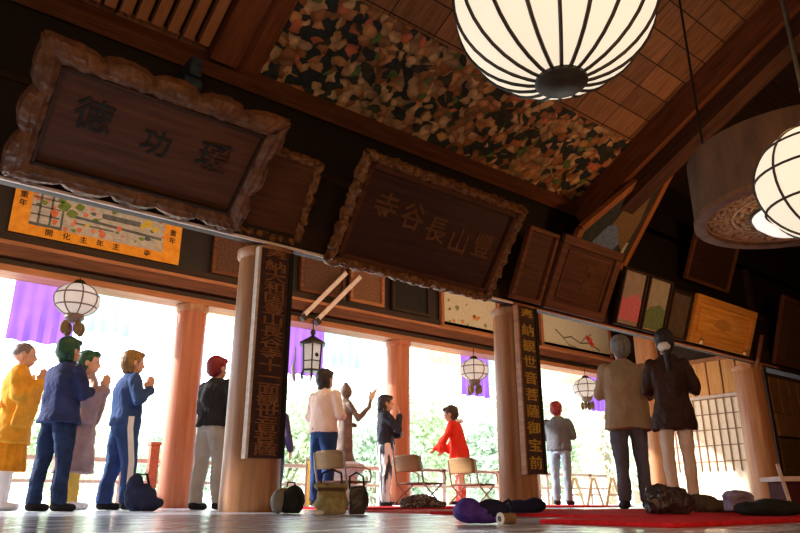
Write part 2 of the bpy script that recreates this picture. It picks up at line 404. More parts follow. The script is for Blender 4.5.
column(0, VF, .2, 'round outer column mostly hidden behind the column with the narrow sign', M['column_red'], M['column_red'], 2.62, u=Pv(531, 503, VF).x)
column(664, 7.5, .22, 'round outer column showing between the elderly man and the woman in the brown coat', M['column'], M['column'], 4.45)

# ------------------------------------------------------------------ end wall with lattice
UE = 13.45
zt = Pu(688, 366, UE); zb = Pu(733, 358, UE); print('endwall', zt, zb, Pu(690, 402, UE), Pu(755, 470, UE))
struct('wall_end', MB().box(UE + .06, UE + .16, 5.9, 8.85, 0, 4.5), M['dark'])
ZT = zb.z
bd = thing('board_panel', 'golden vertical boards above the lattice screen at the right end', 'wall panel', (UE, 6.1, 0))
zr = Pu(730, 396, UE).z
m = MB()
for k in range(9): m.box(0, .05, .02 + k * .3, .29 + k * .3, zr + .06, ZT)
m.build('boards', woodmat('golden_vertical_boards', (.5, .2, .05), (.8, .42, .14), 'z'), bd, bev=.006)
MB().box(-.03, .06, 0, 2.7, ZT, ZT + .08).build('top_rail', M['lit_x'], bd)
sc = thing('lattice_screen', 'white paper screen with dark lattice bars, washed out by sun at its foot', 'screen', (UE, 6.1, 0))
MB().box(0.02, .04, 0, 2.7, .05, zr).build('paper', noisemat('screen_paper', (.85, .7, .48), (.95, .84, .64), bs=0), sc)
m = MB()
for k in range(17): m.box(0, .02, k * .16, .018 + k * .16, .62, zr)
for k in range(5): m.box(-.004, .016, 0, 2.7, .8 + k * .3, .816 + k * .3)
m.build('lattice', woodmat('lattice_bars', (.2, .1, .05), (.38, .2, .1), 'z'), sc)
for a_, b_ in ((zr, zr + .06), (0, .06)): MB().box(-.02, .05, 0, 2.7, a_, b_).build('rail', M['pale'], sc)

# right dim wall past the last column
yw = woodmat('yellow_brown_boards', (.12, .05, .015), (.28, .14, .04), 'z')
struct('wall_corner', MB().box(UE + .25, 17, 6.02, 6.1, 0, ZL), M['dark_y'])
pb = thing('wainscot_panel', 'yellow-brown panelled partition right of the last column', 'partition', (13.75, 6.0, 0))
zA = Pv(775, 378, 5.95).z; zB = Pv(775, 413, 5.95).z; zC = Pv(775, 437, 5.95).z
m = MB()
for k in range(8): m.box(.02 + k * .4, .39 + k * .4, -.05, 0, zB + .02, zA)
m.build('upper_board', yw, pb, bev=.005)
MB().box(0, 3.2, -.1, 0, zC + .03, zB).build('middle_rail', yw, pb, bev=.005)
m = MB()
for k in range(4): m.box(.02 + k * .8, .78 + k * .8, -.06, 0, .15, zC)
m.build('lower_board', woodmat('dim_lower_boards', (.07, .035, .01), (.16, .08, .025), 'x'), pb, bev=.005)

# ------------------------------------------------------------------ plaques
def frame_mesh(W, H, w, lob, amp, bulge, rough=0, nx=None, ears=0, step=.015, ridge=0):
    """carved frame around a W x H opening centred at (0, H/2+w)"""
    mb = MB(); cy = H / 2 + w; K = 10
    sides = []
    for side in range(4):
        L = W if side % 2 == 0 else H
        n = max(8, int(L / step)); rows = []
        for i in range(n + 1):
            s_ = -1 + 2 * i / n; row = []
            nl = lob[side % 2]
            lobe = abs(sin((s_ * .5 + .5) * pi * nl))
            corner = max(0, (abs(s_) - .86) / .14)
            ext = w * (1 + amp * (lobe ** .6 - .35) + ears * corner)
            for j in range(K + 1):
                t = j / K
                if side % 2 == 0: p = (s_ * (W / 2 + ext * t), H / 2 + ext * t)
                else: p = (s_ * (H / 2 + ext * t), W / 2 + ext * t)
                ang_ = (0, 1, 2, 3)[side]
                x, y = p
                x, y = ((x, y), (y, -x), (-x, -y), (-y, x))[ang_]
                z = bulge * sin(pi * min(1, t * .95 + .05)) ** .7 * (.75 + .35 * lobe) + .01
                z += ridge * sin(t * 20 + 2 * lobe) * (1 - t * .3) + ridge * .8 * sin(s_ * L * 60) * t
                if t == 1: z = -.03
                if rough:
                    q = Vector((x, y, side)) * 14
                    z += rough * (noise.noise(q) + .7 * noise.noise(q * 2.1)); k = rough * .6 * noise.noise(q * 1.3 + Vector((5, 5, 5))) * t
                    x += k; y += k
                row.append(Vector((x, y + cy, z)))
            rows.append(row)
        vs = [p for r in rows for p in r]; fs = []
        for i in range(n):
            for j in range(K):
                a = i * (K + 1) + j; fs.append((a, a + 1, a + K + 2, a + K + 1))
        mb.add(vs, fs)
    return mb
def plaque_root(label, u, v, z, tilt, name='hanging_plaque', cat='plaque', group=None):
    return thing(name, label, cat, (u, v, z), (pi / 2 + tilt, 0, 0), group)
def tilt_of(TL, BL, v=5.62):
    b = Pv(*BL, v); t = Pu(*TL, b.x); return b, t
VB = 5.60
# plaque one
b, t = tilt_of((25, 20), (5, 165), VB); b2, t2 = tilt_of((290, 120), (236, 229), VB)
print('P1', b, t, b2, t2)
W = b2.x - b.x; Hh = (t2 - b2).length * .96; tl = atan2(b2.y - t2.y, t2.z - b2.z)
p1 = plaque_root('large dark plaque with scalloped cloud frame and three black characters', (b.x + b2.x) / 2, VB, b2.z + .0, tl)
w = .15; Wi = W - 2 * w; Hi = Hh - 2 * w
MB().box(-W / 2 + .1, W / 2 - .1, .1, Hh - .1, -.05, 0).build('back_board', M['plaque'], p1); bb1 = bpy.data.objects[-1] if 0 else p1.children[0]
frame_mesh(Wi, Hi, w, (5, 3), .42, .07, .016, ears=.3, ridge=.008).build('cloud_frame', M['cloudframe'], p1, smooth=True)
MB().box(-Wi / 2, Wi / 2, w, w + .018, 0, .05).box(-Wi / 2, Wi / 2, Hh - w - .018, Hh - w, 0, .05).box(-Wi / 2, -Wi / 2 + .018, w, Hh - w, 0, .05).box(Wi / 2 - .018, Wi / 2, w, Hh - w, 0, .05).build('inner_border', M['dark'], p1)
for k, ch in enumerate('徳功瑗'):
    o = link('character', text_mesh(ch, .29 if k != 1 else .25), M['ink'], bb1); o.location = ((-.57, .0, .55)[k] * Wi / 1.85 , w + Hi * (.6, .52, .56)[k], .006)
# plaque two (behind, gilt frame)
b2, t2 = tilt_of((327, 160), (300, 247), 5.72)
p2 = plaque_root('small blank plaque with crusted gilt frame, tucked behind the cloud framed plaque', b2.x - .5, 5.76, b2.z, atan2(b2.y - t2.y, t2.z - b2.z), group=None)
Hh2 = (t2 - b2).length
MB().box(-.45, .45, .05, Hh2 - .05, -.05, 0).build('back_board', M['plaque'], p2)
frame_mesh(.82, Hh2 - .18, .085, (8, 8), .25, .045, .035).build('gilt_frame', M['gilt'], p2, smooth=True)
# plaque three
b, t = tilt_of((368, 147), (326, 260), VB); b2, t2 = tilt_of((525, 206), (486, 303), VB)
print('P3', b, t, b2, t2)
W = b2.x - b.x + .04; Hh = (t - b).length
p3 = plaque_root('large plaque with crusted gilt frame and five faded gold characters', (b.x + b2.x) / 2, VB, (b.z + b2.z) / 2, atan2(b.y - t.y, t.z - b.z))
w = .1; Wi = W - 2 * w; Hi = Hh - 2 * w
MB().box(-W / 2 + .05, W / 2 - .05, .05, Hh - .05, -.06, 0).build('back_board', M['plaque3'], p3); bb3 = p3.children[0]
frame_mesh(Wi, Hi, w, (15, 8), .22, .06, .04).build('gilt_frame', M['gilt'], p3, smooth=True)
MB().box(-Wi / 2, Wi / 2, w, w + .05, 0, .04).box(-Wi / 2, Wi / 2, Hh - w - .05, Hh - w, 0, .04).box(-Wi / 2, -Wi / 2 + .05, w, Hh - w, 0, .04).box(Wi / 2 - .05, Wi / 2, w, Hh - w, 0, .04).build('inner_border', M['plaque'], p3)
for k, ch in enumerate('寺谷長山豐'):
    o = link('character', text_mesh(ch, .31), M['faded_gold'], bb3); o.location = ((k - 2) * .36 + .02, Hh * (.58, .57, .52, .48, .5)[k], .006)

def simple_plaque(label, uc, W, H, v, z, tilt, mf, mp_, fw=.08, text=None, tmat=None, tsize=.25, name='framed_plaque', cat='plaque', inner=True, tx=0):
    p = plaque_root(label, uc, v, z, tilt, name, cat)
    MB().box(-W / 2 + fw * .5, W / 2 - fw * .5, fw * .5, H - fw * .5, -.03, .0).build('panel', mp_, p)
    m = MB()
    for (a0, a1, c0, c1) in ((-W / 2, W / 2, 0, fw), (-W / 2, W / 2, H - fw, H), (-W / 2, -W / 2 + fw, fw, H - fw), (W / 2 - fw, W / 2, fw, H - fw)):
        m.box(a0, a1, c0, c1, -.03, .045)
    m.build('frame', mf, p, bev=.01)
    if inner:
        m = MB(); q = fw * 1.5; e = .02
        for (a0, a1, c0, c1) in ((-W / 2 + q, W / 2 - q, q, q + e), (-W / 2 + q, W / 2 - q, H - q - e, H - q), (-W / 2 + q, -W / 2 + q + e, q, H - q), (W / 2 - q - e, W / 2 - q, q, H - q)):
            m.box(a0, a1, c0, c1, 0, .015)
        m.build('inner_border', mf, p)
    if text:
        o = link('inscription', text_mesh(text, tsize, vertical=True), tmat, p); o.location = (tx, H / 2, .004)
    return p
TB = .5
def uat(px, py, v=5.62): return Pv(px, py, v).x
# plain board right of plaque three
u0, u1 = uat(508, 292), uat(538, 300)
simple_plaque('narrow bare brown board right of the gilt plaque with five characters', (u0 + u1) / 2, u1 - u0, .95, 5.62, 2.5, .45, M['red_x'], M['plaque'], .06, inner=False)
u0, u1 = uat(540, 305), uat(600, 325)
simple_plaque('square brown framed plaque with a faint gold column of characters, below the bird painting', (u0 + u1) / 2, u1 - u0, 1.0, 5.6, 2.48, .48, woodmat('brown_frame', (.07, .025, .012), (.16, .06, .03), 'x'), M['plaque'], .12, '奉納', M['faded_gold'], .17, tx=.08)
# pair of votive paintings
def votive(label, u0, u1, top, bot, H=.85, v=5.62, z=2.5, tilt=.35):
    g = noisemat(label[:12], top, bot, (1, 1, 1), .7, 4, 0)
    p = simple_plaque(label, (u0 + u1) / 2, u1 - u0, H, v, z, tilt, M['dark'], g, .035, inner=False, name='votive_painting', cat='painting'); return p
u0, u1, u2, u3 = uat(613, 324), uat(638, 331), uat(662, 338), uat(684, 343)
pp = votive('votive painting with a pink robed lower half, left of its green neighbour', u0, u1 - .02, (.24, .18, .15), (.36, .3, .26))
MB().poly([(-.28, .1), (.28, .1), (.3, .4), (.1, .52), (-.1, .4), (-.25, .45)], .004).build('painted_robe', noisemat('pink_paint', (.5, .1, .14), (.6, .2, .24), ns=6), pp)
pp = votive('votive painting with a pale sky over green foliage, right of the pink one', u1 + .02, u2, (.27, .24, .18), (.4, .36, .28))
MB().poly([(-.3, .06), (.33, .06), (.33, .35), (.1, .45), (-.15, .38), (-.3, .2)], .004).build('painted_foliage', noisemat('green_paint', (.06, .12, .04), (.2, .26, .12), ns=6), pp)
votive('dark brown votive board with pale smudges left of the golden board', u2 + .04, u3, (.05, .03, .02), (.14, .1, .07), H=.75)
# golden board
b, t = tilt_of((697, 293), (687, 341), VB); b2, t2 = tilt_of((755, 312), (747, 357), VB)
W = b2.x - b.x; Hh = (t - b).length
p = simple_plaque('bright golden framed board above the lattice screen', (b.x + b2.x) / 2, W, Hh, VB, b.z, atan2(b.y - t.y, t.z - b.z), M['gold_frame'], M['gold_board'], .12)
for x in (-W / 2 + .3, W / 2 - .22):
    MB().ell((x, .05, .07), .05, .04, .04).cap((x, .05, .05), (x, .16, .09), .022, .012).build('brass_foot', M['brass'], p, smooth=True)
MB().poly([(-.3, Hh * .45), (.0, Hh * .38), (.3, Hh * .45), (.2, Hh * .6), (0, Hh * .64), (-.22, Hh * .58)], .003).build('painted_mark', noisemat('faint_mark', (.4, .16, .03), (.6, .28, .06)), p)
# dim plaques in the dark
a = Pv(681, 279, 5.9); b = Pv(724, 294, 5.9)
simple_plaque('dark plaque with a thin reddish lower edge, high above the golden board', (a.x + b.x) / 2, b.x - a.x, 1.0, 5.85, a.z, .4, M['red_x'], M['plaque3'], .06, inner=False)
a = Pv(768, 368, 5.7); 
simple_plaque('big dim board leaning out of the dark above the yellow-brown partition', a.x + 1.1, 2.2, 1.3, 5.6, 2.5, .3, M['plaque'], M['dark_y'], .1, inner=False)
MB().bar(Pv(757, 366, 5.6), Pu(762, 335, Pv(757, 366, 5.6).x), .05, .05).build('hanging_rod', M['red_y'], label='thin reddish rod hanging at the right corner of the golden board', cat='rod')

# bird painting, tilted, half behind the ceiling beam
bB = Pv(622, 266, 5.7); tB = Pu(678, 157, bB.x); lB = Pv(572, 238, 5.7)
W = bB.x - lB.x; Hh = (tB - bB).length; tl = atan2(bB.y - tB.y, tB.z - bB.z); print('bird', bB, tB, lB, Hh, degrees(tl))
p = plaque_root('wedge shaped framed painting of a brown and blue bird, below the diagonal ceiling beam', (bB.x + lB.x) / 2, 5.7, bB.z, tl, 'bird_painting', 'painting')
of = woodmat('orange_frame', (.22, .07, .025), (.42, .16, .05), 'y')
fw = .1; Q = [(-W / 2 - .05, 0), (W / 2, 0), (W / 2, Hh), (W / 2 - .2, Hh), (-W / 2 - .05, .32)]
m = MB()
m.poly(Q, 0, .04); cv = m.build('canvas', noisemat('dark_canvas', (.015, .02, .022), (.05, .06, .065), ns=3, bs=0), p)
for a_, b_ in zip(Q, Q[1:] + Q[:1]):
    MB().bar((a_[0], a_[1], 0), (b_[0], b_[1], 0), fw, .09, up=(0, 0, 1)).build('frame_side', of, p, bev=.008)
m = MB(); X = W / 2 - .05
m.mat(0).poly([(X - .62, .5), (X - .12, .2), (X - .06, .7), (X - .1, 1.1), (X - .3, 1.2), (X - .5, .85)], .006)
m.mat(1).poly([(X - .85, .2), (X - .4, .1), (X - .28, .3), (X - .5, .55), (X - .68, .5)], .01)
m.mat(2).poly([(X - .16, .08), (X - .1, .06), (X - .08, .36), (X - .13, .36)], .012).poly([(X - .2, 1.4), (X - .1, 1.34), (X - .07, 1.55), (X - .12, 1.6)], .012)
m.build('painted_bird', [noisemat('bird_brown', (.1, .055, .025), (.26, .17, .08), (4, 14, 1), ns=5), noisemat('bird_blue', (.06, .1, .22), (.2, .28, .45), ns=8), noisemat('bird_white', (.4, .4, .4), (.6, .6, .6))], cv)

# ------------------------------------------------------------------ paintings on the veranda wall
vw = 8.80
a = Pv(8, 230, vw); b = Pv(170, 263, vw); c = Pv(8, 182, vw)
W = b.x - a.x + .12; H = c.z - a.z
ps = thing('temple_poster', 'bright orange bordered poster showing temple roofs and trees', 'poster', ((a.x + b.x) / 2 + .06, vw + .03, a.z), (pi / 2 - .0, 0, 0))
om = noisemat('orange_paper', (.75, .27, .02), (.95, .42, .04), bs=0)
MB().box(-W / 2, W / 2, 0, H, 0, .02).build('border', om, ps)
m = MB(); x0_, x1_, y0_, y1_ = -W / 2 + .2, W / 2 - .24, .135, H - .015; ww = x1_ - x0_; hh = y1_ - y0_
def R_(fx0, fx1, fy0, fy1, sk=0, z=.024):
    m.poly([(x0_ + ww * fx0, y0_ + hh * fy0), (x0_ + ww * fx1, y0_ + hh * (fy0 + sk)), (x0_ + ww * fx1, y0_ + hh * (fy1 + sk)), (x0_ + ww * fx0, y0_ + hh * fy1)], z)
m.mat(0); R_(0, 1, 0, 1)
rq = random.Random(3)
def dab(fx, fy, rr, z):
    ph = rq.random() * 6; m.poly([(min(x1_, max(x0_, x0_ + ww * fx + hh * rr * cos(q) * (1.2 + .4 * sin(3 * q + ph)))), min(y1_, max(y0_, y0_ + hh * fy + hh * rr * .8 * sin(q)))) for q in [i * pi / 5 for i in range(10)]], z)
for k in range(46):
    fx = rq.random(); fy = rq.random(); c_ = rq.choice((1, 1, 5, 5, 2, 3)) if fy > .3 else rq.choice((2, 2, 4, 5, 3))
    m.mat(c_); dab(fx, fy, .03 + .06 * rq.random(), .0245 + k * .00002)
m.mat(1); R_(.28, .98, .45, .53, -.1, .026); R_(.5, .8, .62, .78, 0, .026); R_(.3, .6, .28, .33, 0, .026)
R_(0, .22, .0, .08, 0, .026)
for k in range(3): R_(.0, .2, .3 + .25 * k, .34 + .25 * k, 0, .028)
for k in range(3): R_(.05 + .08 * k, .065 + .08 * k, 0, 1, 0, .028)
m.mat(2)
for fx, fy, rr in ((.16, .45, .1), (.17, .2, .07), (.38, .6, .06), (.64, .42, .07), (.3, .25, .06), (.35, .12, .07), (.45, .18, .06), (.52, .12, .08), (.25, .05, .06)):
    m.poly([(x0_ + ww * fx + hh * rr * cos(q) * (1 + .3 * sin(3 * q)), y0_ + hh * fy + hh * rr * 1.2 * sin(q)) for q in [i * pi / 5 for i in range(10)]], .03)
m.mat(3)
for fx, fy, rr in ((.22, .72, .16), (.28, .55, .14), (.33, .8, .12), (.2, .9, .1), (.08, .7, .08)):
    m.poly([(x0_ + ww * fx + hh * rr * cos(q) * (1 + .3 * sin(4 * q)), y0_ + hh * fy + hh * rr * .9 * sin(q)) for q in [i * pi / 6 for i in range(12)]], .029)
m.mat(4)
for fx, fy, rr in ((.86, .78, .13), (.82, .66, .08), (.92, .65, .1), (.4, .3, .06)):
    m.poly([(x0_ + ww * fx + hh * rr * cos(q) * (1 + .3 * sin(4 * q)), y0_ + hh * fy + hh * rr * .9 * sin(q)) for q in [i * pi / 6 for i in range(12)]], .029)
m.build('temple_picture', [noisemat('poster_sky', (.36, .34, .3), (.62, .58, .52), ns=4, bs=0), noisemat('poster_grey', (.07, .08, .08), (.16, .18, .18), bs=0), noisemat('poster_red', (.6, .1, .03), (.75, .3, .16), bs=0), noisemat('poster_green', (.08, .16, .03), (.22, .3, .06), bs=0), noisemat('poster_yellow', (.6, .42, .03), (.75, .6, .1), bs=0), noisemat('poster_pink', (.5, .36, .32), (.7, .55, .5), bs=0)], ps)
for k, ch in enumerate('開化主年主 寺'):
    if ch != ' ': o = link('caption', text_mesh(ch, .095, .001), M['ink'], ps); o.location = (.0 + (k - 3) * .2, .068, .024)
o = link('side_caption', text_mesh('重年', .095, .001, vertical=True), M['ink'], ps); o.location = (-W / 2 + .1, H - .16, .024)
o = link('side_caption', text_mesh('重年', .095, .001, vertical=True), M['ink'], ps); o.location = (W / 2 - .12, H - .22, .024)

def wall_frame(label, px0, px1, mf, mp_, H=.62, z=3.12, fw=.06, yref=(300, 300), inner=False, name='framed_picture', cat='picture'):
    u0 = Pv(px0, yref[0], vw).x; u1 = Pv(px1, yref[1], vw).x
    p = simple_plaque(label, (u0 + u1) / 2, u1 - u0, H, vw + .02, z, 0, mf, mp_, fw, inner=inner, name=name, cat=cat); return p, u1 - u0
dimp = noisemat('dim_picture', (.05, .022, .014), (.16, .075, .04), ns=8)
wall_frame('brown framed picture in the gap left of the foreground column', 212, 246, M['red_x'], dimp, yref=(262, 270), H=.66)
wall_frame('dim framed picture behind the two slanted white rods', 300, 345, M['red_x'], dimp, yref=(280, 290), H=.66)
wall_frame('brown relief panel just right of the slanted white rods', 350, 384, M['lit_x'], noisemat('relief', (.08, .03, .015), (.3, .15, .08), ns=10, bs=.8), yref=(290, 300), H=.66)
wall_frame('small black panel between the relief panel and the cream flower painting', 392, 430, M['dark'], M['ink'], yref=(295, 308), H=.62)
fpm = noisemat('cream_ground', (.55, .5, .36), (.72, .68, .52), ns=6, bs=0)
pw, Wp = wall_frame('cream wall painting with small orange blossoms, left of the column with the narrow sign', 441, 500, M['lit_x'], fpm, yref=(318, 330), H=.8, z=2.98, fw=.07)
m = MB()
for k in range(14):
    x = -Wp / 2 + .15 + random.random() * (Wp - .3); y = .12 + random.random() * .5; r = .02 + random.random() * .03
    m.mat(k % 2).poly([(x + r * cos(q) * (1 + .3 * sin(3 * q)), y + r * sin(q)) for q in [i * pi / 5 for i in range(10)]], .004)
m.build('painted_blossoms', [noisemat('blossom_orange', (.6, .2, .06), (.7, .35, .12)), noisemat('leaf_olive', (.15, .18, .07), (.3, .3, .15))], pw)
pw, Wp = wall_frame('cream wall painting with a dark branch and one red flower, right of the narrow sign', 541, 612, M['lit_x'], fpm, yref=(335, 350), H=.8, z=2.98, fw=.07)
m = MB()
def stroke(pts, w):
    for (xa, ya), (xb, yb) in zip(pts, pts[1:]):
        dx, dy = xb - xa, yb - ya; L = hypot(dx, dy); nx, ny = -dy / L * w, dx / L * w
        m.poly([(xa - nx, ya - ny), (xb - nx, yb - ny), (xb + nx, yb + ny), (xa + nx, ya + ny)], .004)
m.mat(0); stroke([(-.7, .45), (-.45, .3), (-.2, .36), (.1, .26), (.4, .3), (.75, .18)], .015); stroke([(-.45, .3), (-.3, .18), (-.05, .15)], .01); stroke([(.1, .26), (.3, .42), (.5, .5)], .01)
m.mat(1)
for x, y, r in ((.42, .36, .09), (.5, .28, .06), (.34, .42, .05)):
    m.poly([(x + r * cos(q) * (1 + .25 * sin(5 * q)), y + r * sin(q)) for q in [i * pi / 10 for i in range(20)]], .007)
m.build('painted_branch', [noisemat('branch_dark', (.08, .09, .07), (.2, .17, .12)), noisemat('flower_red', (.65, .06, .05), (.8, .15, .12))], pw)

# two slanted white rods standing on the outer beam
for k, (a, b) in enumerate((((303, 316), (346, 273)), ((317, 320), (360, 277)))):
    A = Pv(*a, 8.655); B = Pv(*b, 8.655)
    r = thing('slanted_rod', ('white rod leaning on the outer beam, left one of the slanted pair', 'white rod leaning on the outer beam, right one of the slanted pair')[k], 'rod', A)
    MB().bar((0, 0, 0), B - A, .065, .05, up=(0, -1, 0)).build('rod', M['pale_white'], r)
    MB().bar((-.02, 0, -.05), (.03, 0, .0), .1, .09, up=(0, -1, 0)).build('foot_block', M['dark'], r)

# ------------------------------------------------------------------ vertical signs
def sign(label, pL, pR, zb_, zt_, v, chars, tm, size, group=None):
    a = Pv(*pL, v); b = Pv(*pR, v); W = b.x - a.x
    s = thing('vertical_sign', label, 'sign', (a.x + W / 2, v, zb_), (pi / 2, 0, 0))
    H = zt_ - zb_
    MB().box(-W / 2, W / 2, 0, H, -.05, 0).build('board', M['sign_board'], s, bev=.004)
    MB().box(-W / 2 - .025, -W / 2, -.01, H, -.06, .015).build('side_strip', M['pale'] if group is None else M['column'], s)
    MB().box(W / 2 - .045, W / 2, 0, H, 0, .012).build('border', M['ink'], s)
    me = text_mesh(chars, size, vertical=True, gap=H / len(chars) / size * .985)
    me.transform(Matrix.Diagonal((W * .68 / size, 1, 1, 1)))
    o = link('inscription', me, tm, s); o.location = (-.01, H / 2, .003)
    return s
print('sign z', Pv(262, 458, 5.64), Pv(535, 474, 5.64))
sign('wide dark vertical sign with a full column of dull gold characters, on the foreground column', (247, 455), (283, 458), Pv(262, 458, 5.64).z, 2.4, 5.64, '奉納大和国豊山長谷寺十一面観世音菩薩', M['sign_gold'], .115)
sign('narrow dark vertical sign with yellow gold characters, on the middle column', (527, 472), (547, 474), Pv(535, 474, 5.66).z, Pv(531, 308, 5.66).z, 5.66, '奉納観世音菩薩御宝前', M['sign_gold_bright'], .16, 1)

# ------------------------------------------------------------------ curtains
cols = [('purple', (.17, .07, .38)), ('pale_green', (.28, .5, .45)), ('white', (.7, .7, .7)), ('yellow', (.75, .68, .42)), ('orange', (.75, .48, .26))]
CM = [sheermat('curtain_' + n, c, .75) for n, c in cols]
clab = ['five colour temple curtain hanging in the leftmost opening', 'five colour temple curtain hanging behind the hexagonal lantern', 'five colour temple curtain left of and behind the narrow sign column', 'five colour temple curtain hanging behind the elderly man']
for k in range(4):
    u0 = -.0 + 1.26 + 3.76 * k
    t = thing('temple_curtain', clab[k], 'curtain', (u0, 9.3, 1.9), group=None)
    MB().cyl((-.02, 0, .98), (3.7, 0, .98), .015).build('curtain_rod', M['iron'], t)
    for j in range(5):
        mb = MB(); nx = 24; nz = 10; vs = []; fs = []
        L = .93 if j == 0 else (.7, .45, .4, .42)[j - 1]
        for a in range(nx + 1):
            for b in range(nz + 1):
                x = j * .745 + a / nx * .745; z = .97 - b / nz * L
                vs.append((x, .02 * sin(a * 1.3 + j) * (b / nz + .2) + .01 * sin(b * .7 + a * .4), z + .012 * sin(a * .8) * b / nz))
        for a in range(nx):
            for b in range(nz): i = a * (nz + 1) + b; fs.append((i, i + 1, i + nz + 2, i + nz + 1))
        mb.add(vs, fs).build('cloth_band', CM[j], t, smooth=True)['label'] = cols[j][0].replace('_', ' ') + ' cloth band'
    if k == 0: pass

# ------------------------------------------------------------------ outside railing & trees
rw = M['pale']
rp = noisemat('railing_red_wood', (.25, .07, .04), (.42, .14, .08))
labs = {}
rl = thing('veranda_railing', 'low pale timber railing along the outer edge of the veranda', 'railing', (0, 9.55, 0))
MB().box(-4, 13.3, -.04, .04, .56, .62).build('top_rail', M['pale'], rl, bev=.01)
MB().box(-4, 13.3, -.025, .025, .3, .34).build('lower_rail', M['pale'], rl)
for k in range(10): MB().box(-.04 + .1 + k * 1.4, .04 + .1 + k * 1.4, -.04, .04, 0, .62).build('post', M['pale'], rl)
for px, lb in ((152, 'short red-brown post left of the outer column, beside the person in blue'), (196.5, 'short red-brown post right of the outer column, by the light grey trousers')):
    p = Pv(px, 470, 9.3); t = thing('fence_post', lb, 'post', (p.x, 9.3, 0))
    MB().box(-.06, .06, -.05, .05, 0, .78).build('post', rp, t, bev=.01); MB().box(-.07, .07, -.06, .06, .78, .82).build('post_cap', rp, t)

lm = [noisemat('leaves_a', (.4, .52, .3), (.62, .72, .5), bs=0), noisemat('leaves_b', (.5, .58, .38), (.75, .78, .6), bs=0), noisemat('leaves_c', (.36, .48, .34), (.55, .66, .52), bs=0)]
tk = noisemat('bark', (.2, .15, .1), (.35, .28, .2))
def make_tree(R, H, seed, mat):
    rnd = random.Random(seed); t = thing('leafy_tree', '', 'tree')
    m = MB(); m.tube([(0, 0, 0), (.1, 0, H * .3), (-.1, .1, H * .6), (0, 0, H * .8)], [.25, .2, .14, .06])
    for k in range(4): a = rnd.random() * 6.28; m.tube([(0, 0, H * .4), (cos(a) * R * .5, sin(a) * R * .5, H * .65)], [.1, .04])
    m.build('trunk', tk, t, smooth=True)
    m = MB()
    for c in range(16):
        a = rnd.random() * 6.28; q = rnd.random() ** .5 * R * .75; cz = H * (.4 + .5 * rnd.random()); cc = Vector((cos(a) * q, sin(a) * q, cz)); rr = R * (.3 + .25 * rnd.random())
        for i in range(260):
            d = Vector((rnd.gauss(0, 1), rnd.gauss(0, 1), rnd.gauss(0, 1))).normalized() * rr * (.6 + .45 * rnd.random())
            n = Vector((rnd.gauss(0, 1), rnd.gauss(0, 1), rnd.gauss(0, 1))).normalized(); X = n.orthogonal().normalized(); Y = n.cross(X); s = .09 + .1 * rnd.random(); p = cc + d
            m.add([p - X * s, p - Y * s * .5, p + X * s, p + Y * s * .5], [(0, 1, 2, 3)])
    me = m.mesh('crown', mat, fix=False)
    o = bpy.data.objects.new('crown', me); C.objects.link(o); o.parent = t
    return t
protos = [make_tree(2.6, 5.6, 1, lm[0]), make_tree(3.2, 6.2, 2, lm[1]), make_tree(2.2, 4.4, 3, lm[2])]
spots = [(52, 27), (112, 40), (172, 24), (288, 26), (322, 46), (374, 20), (420, 27), (452, 54), (496, 22), (554, 27), (612, 36), (640, 50)]
tl_ = ['bushy tree beyond the legs of the monk and the navy figure', 'pale tree between the figures in navy and in blue', 'leafy tree just left of the left outer column', 'leafy tree seen left of the woman in the pale shirt', 'far pale tree behind the woman in the pale shirt', 'tree between the pale shirted woman and the woman in black', 'tree just right of the red-brown outer column', 'far tree behind the child in red', 'tree right of the child in red', 'tree right of the person in the grey jacket', 'bushy green tree left of the elderly man', 'tree behind the legs of the elderly man']
for i, (px, d) in enumerate(spots):
    o = protos[i] if i < 3 else copy_tree(protos[i % 3])
    p = Pd(px, d); o.location = (p.x, p.y, -1.1); o.rotation_euler[2] = i * 1.3; s = .7 * d / 28 + .2; o.scale = (s, s, s); o['label'] = tl_[i]; o['group'] = 'trees beyond the veranda'

# ------------------------------------------------------------------ lanterns
paper = emitmat('glowing_paper', (1, .85, .64), .88, (.3, .26, .2))
def ribbed_globe(root, r, rz, nm, hoops, capr, pm, rib=.012, cz=0, top=True, bowl=True, lat=None, poles=True):
    prof = []
    for i in range(25):
        t = -pi / 2 + pi * i / 24; rr = r * cos(t)
        prof.append((max(rr, .001), cz + rz * sin(t)))
    MB().lathe(prof, n=48).build('paper_shade', pm, root, smooth=True)
    m = MB()
    for k in range(nm):
        a = 2 * pi * k / nm
        m.tube([(cos(a) * (r + .004) * cos(t), sin(a) * (r + .004) * cos(t), cz + (rz + .004) * sin(t)) for t in [-pi / 2 + pi * i / 20 for i in range(1, 20)]], rib, 6)
    for h in hoops:
        t = asin(h); m.tube([(cos(a) * (r + .004) * cos(t), sin(a) * (r + .004) * cos(t), cz + rz * h) for a in [2 * pi * i / 36 for i in range(36)]], rib, 6, close=True)
    m.build('ribs', M['iron'], root, smooth=True)
    if capr:
        zc_ = rz * sqrt(max(0, 1 - (capr / r) ** 2))
        MB().lathe([(capr, cz - zc_ + .01), (capr * 1.02, cz - zc_ - .02), (capr * .9, cz - zc_ - .035), (.001, cz - zc_ - .04)]).build('bottom_cap', M['iron'], root, smooth=True)
        if top: MB().lathe([(.001, cz + zc_ + .05), (capr * .8, cz + zc_ + .045), (capr, cz + zc_ + .0)]).build('top_cap', M['iron'], root, smooth=True)
def at_dist(px, py, d): return O + ray(px, py).normalized() * d
R0 = .565
c0 = at_dist(554, 0, R0 * F / 90.5)
L1 = thing('paper_lantern', 'huge round glowing paper lantern with curved black ribs at the top edge', 'lantern', c0)
ribbed_globe(L1, R0, R0 * .97, 18, [], .14, paper, .011)
zl = ZC + (VN - c0.y) * SL
MB().cyl((0, 0, R0), (0, 0, zl - c0.z), .015).build('cord', M['iron'], L1)
c1 = at_dist(822, 181, 3.7)
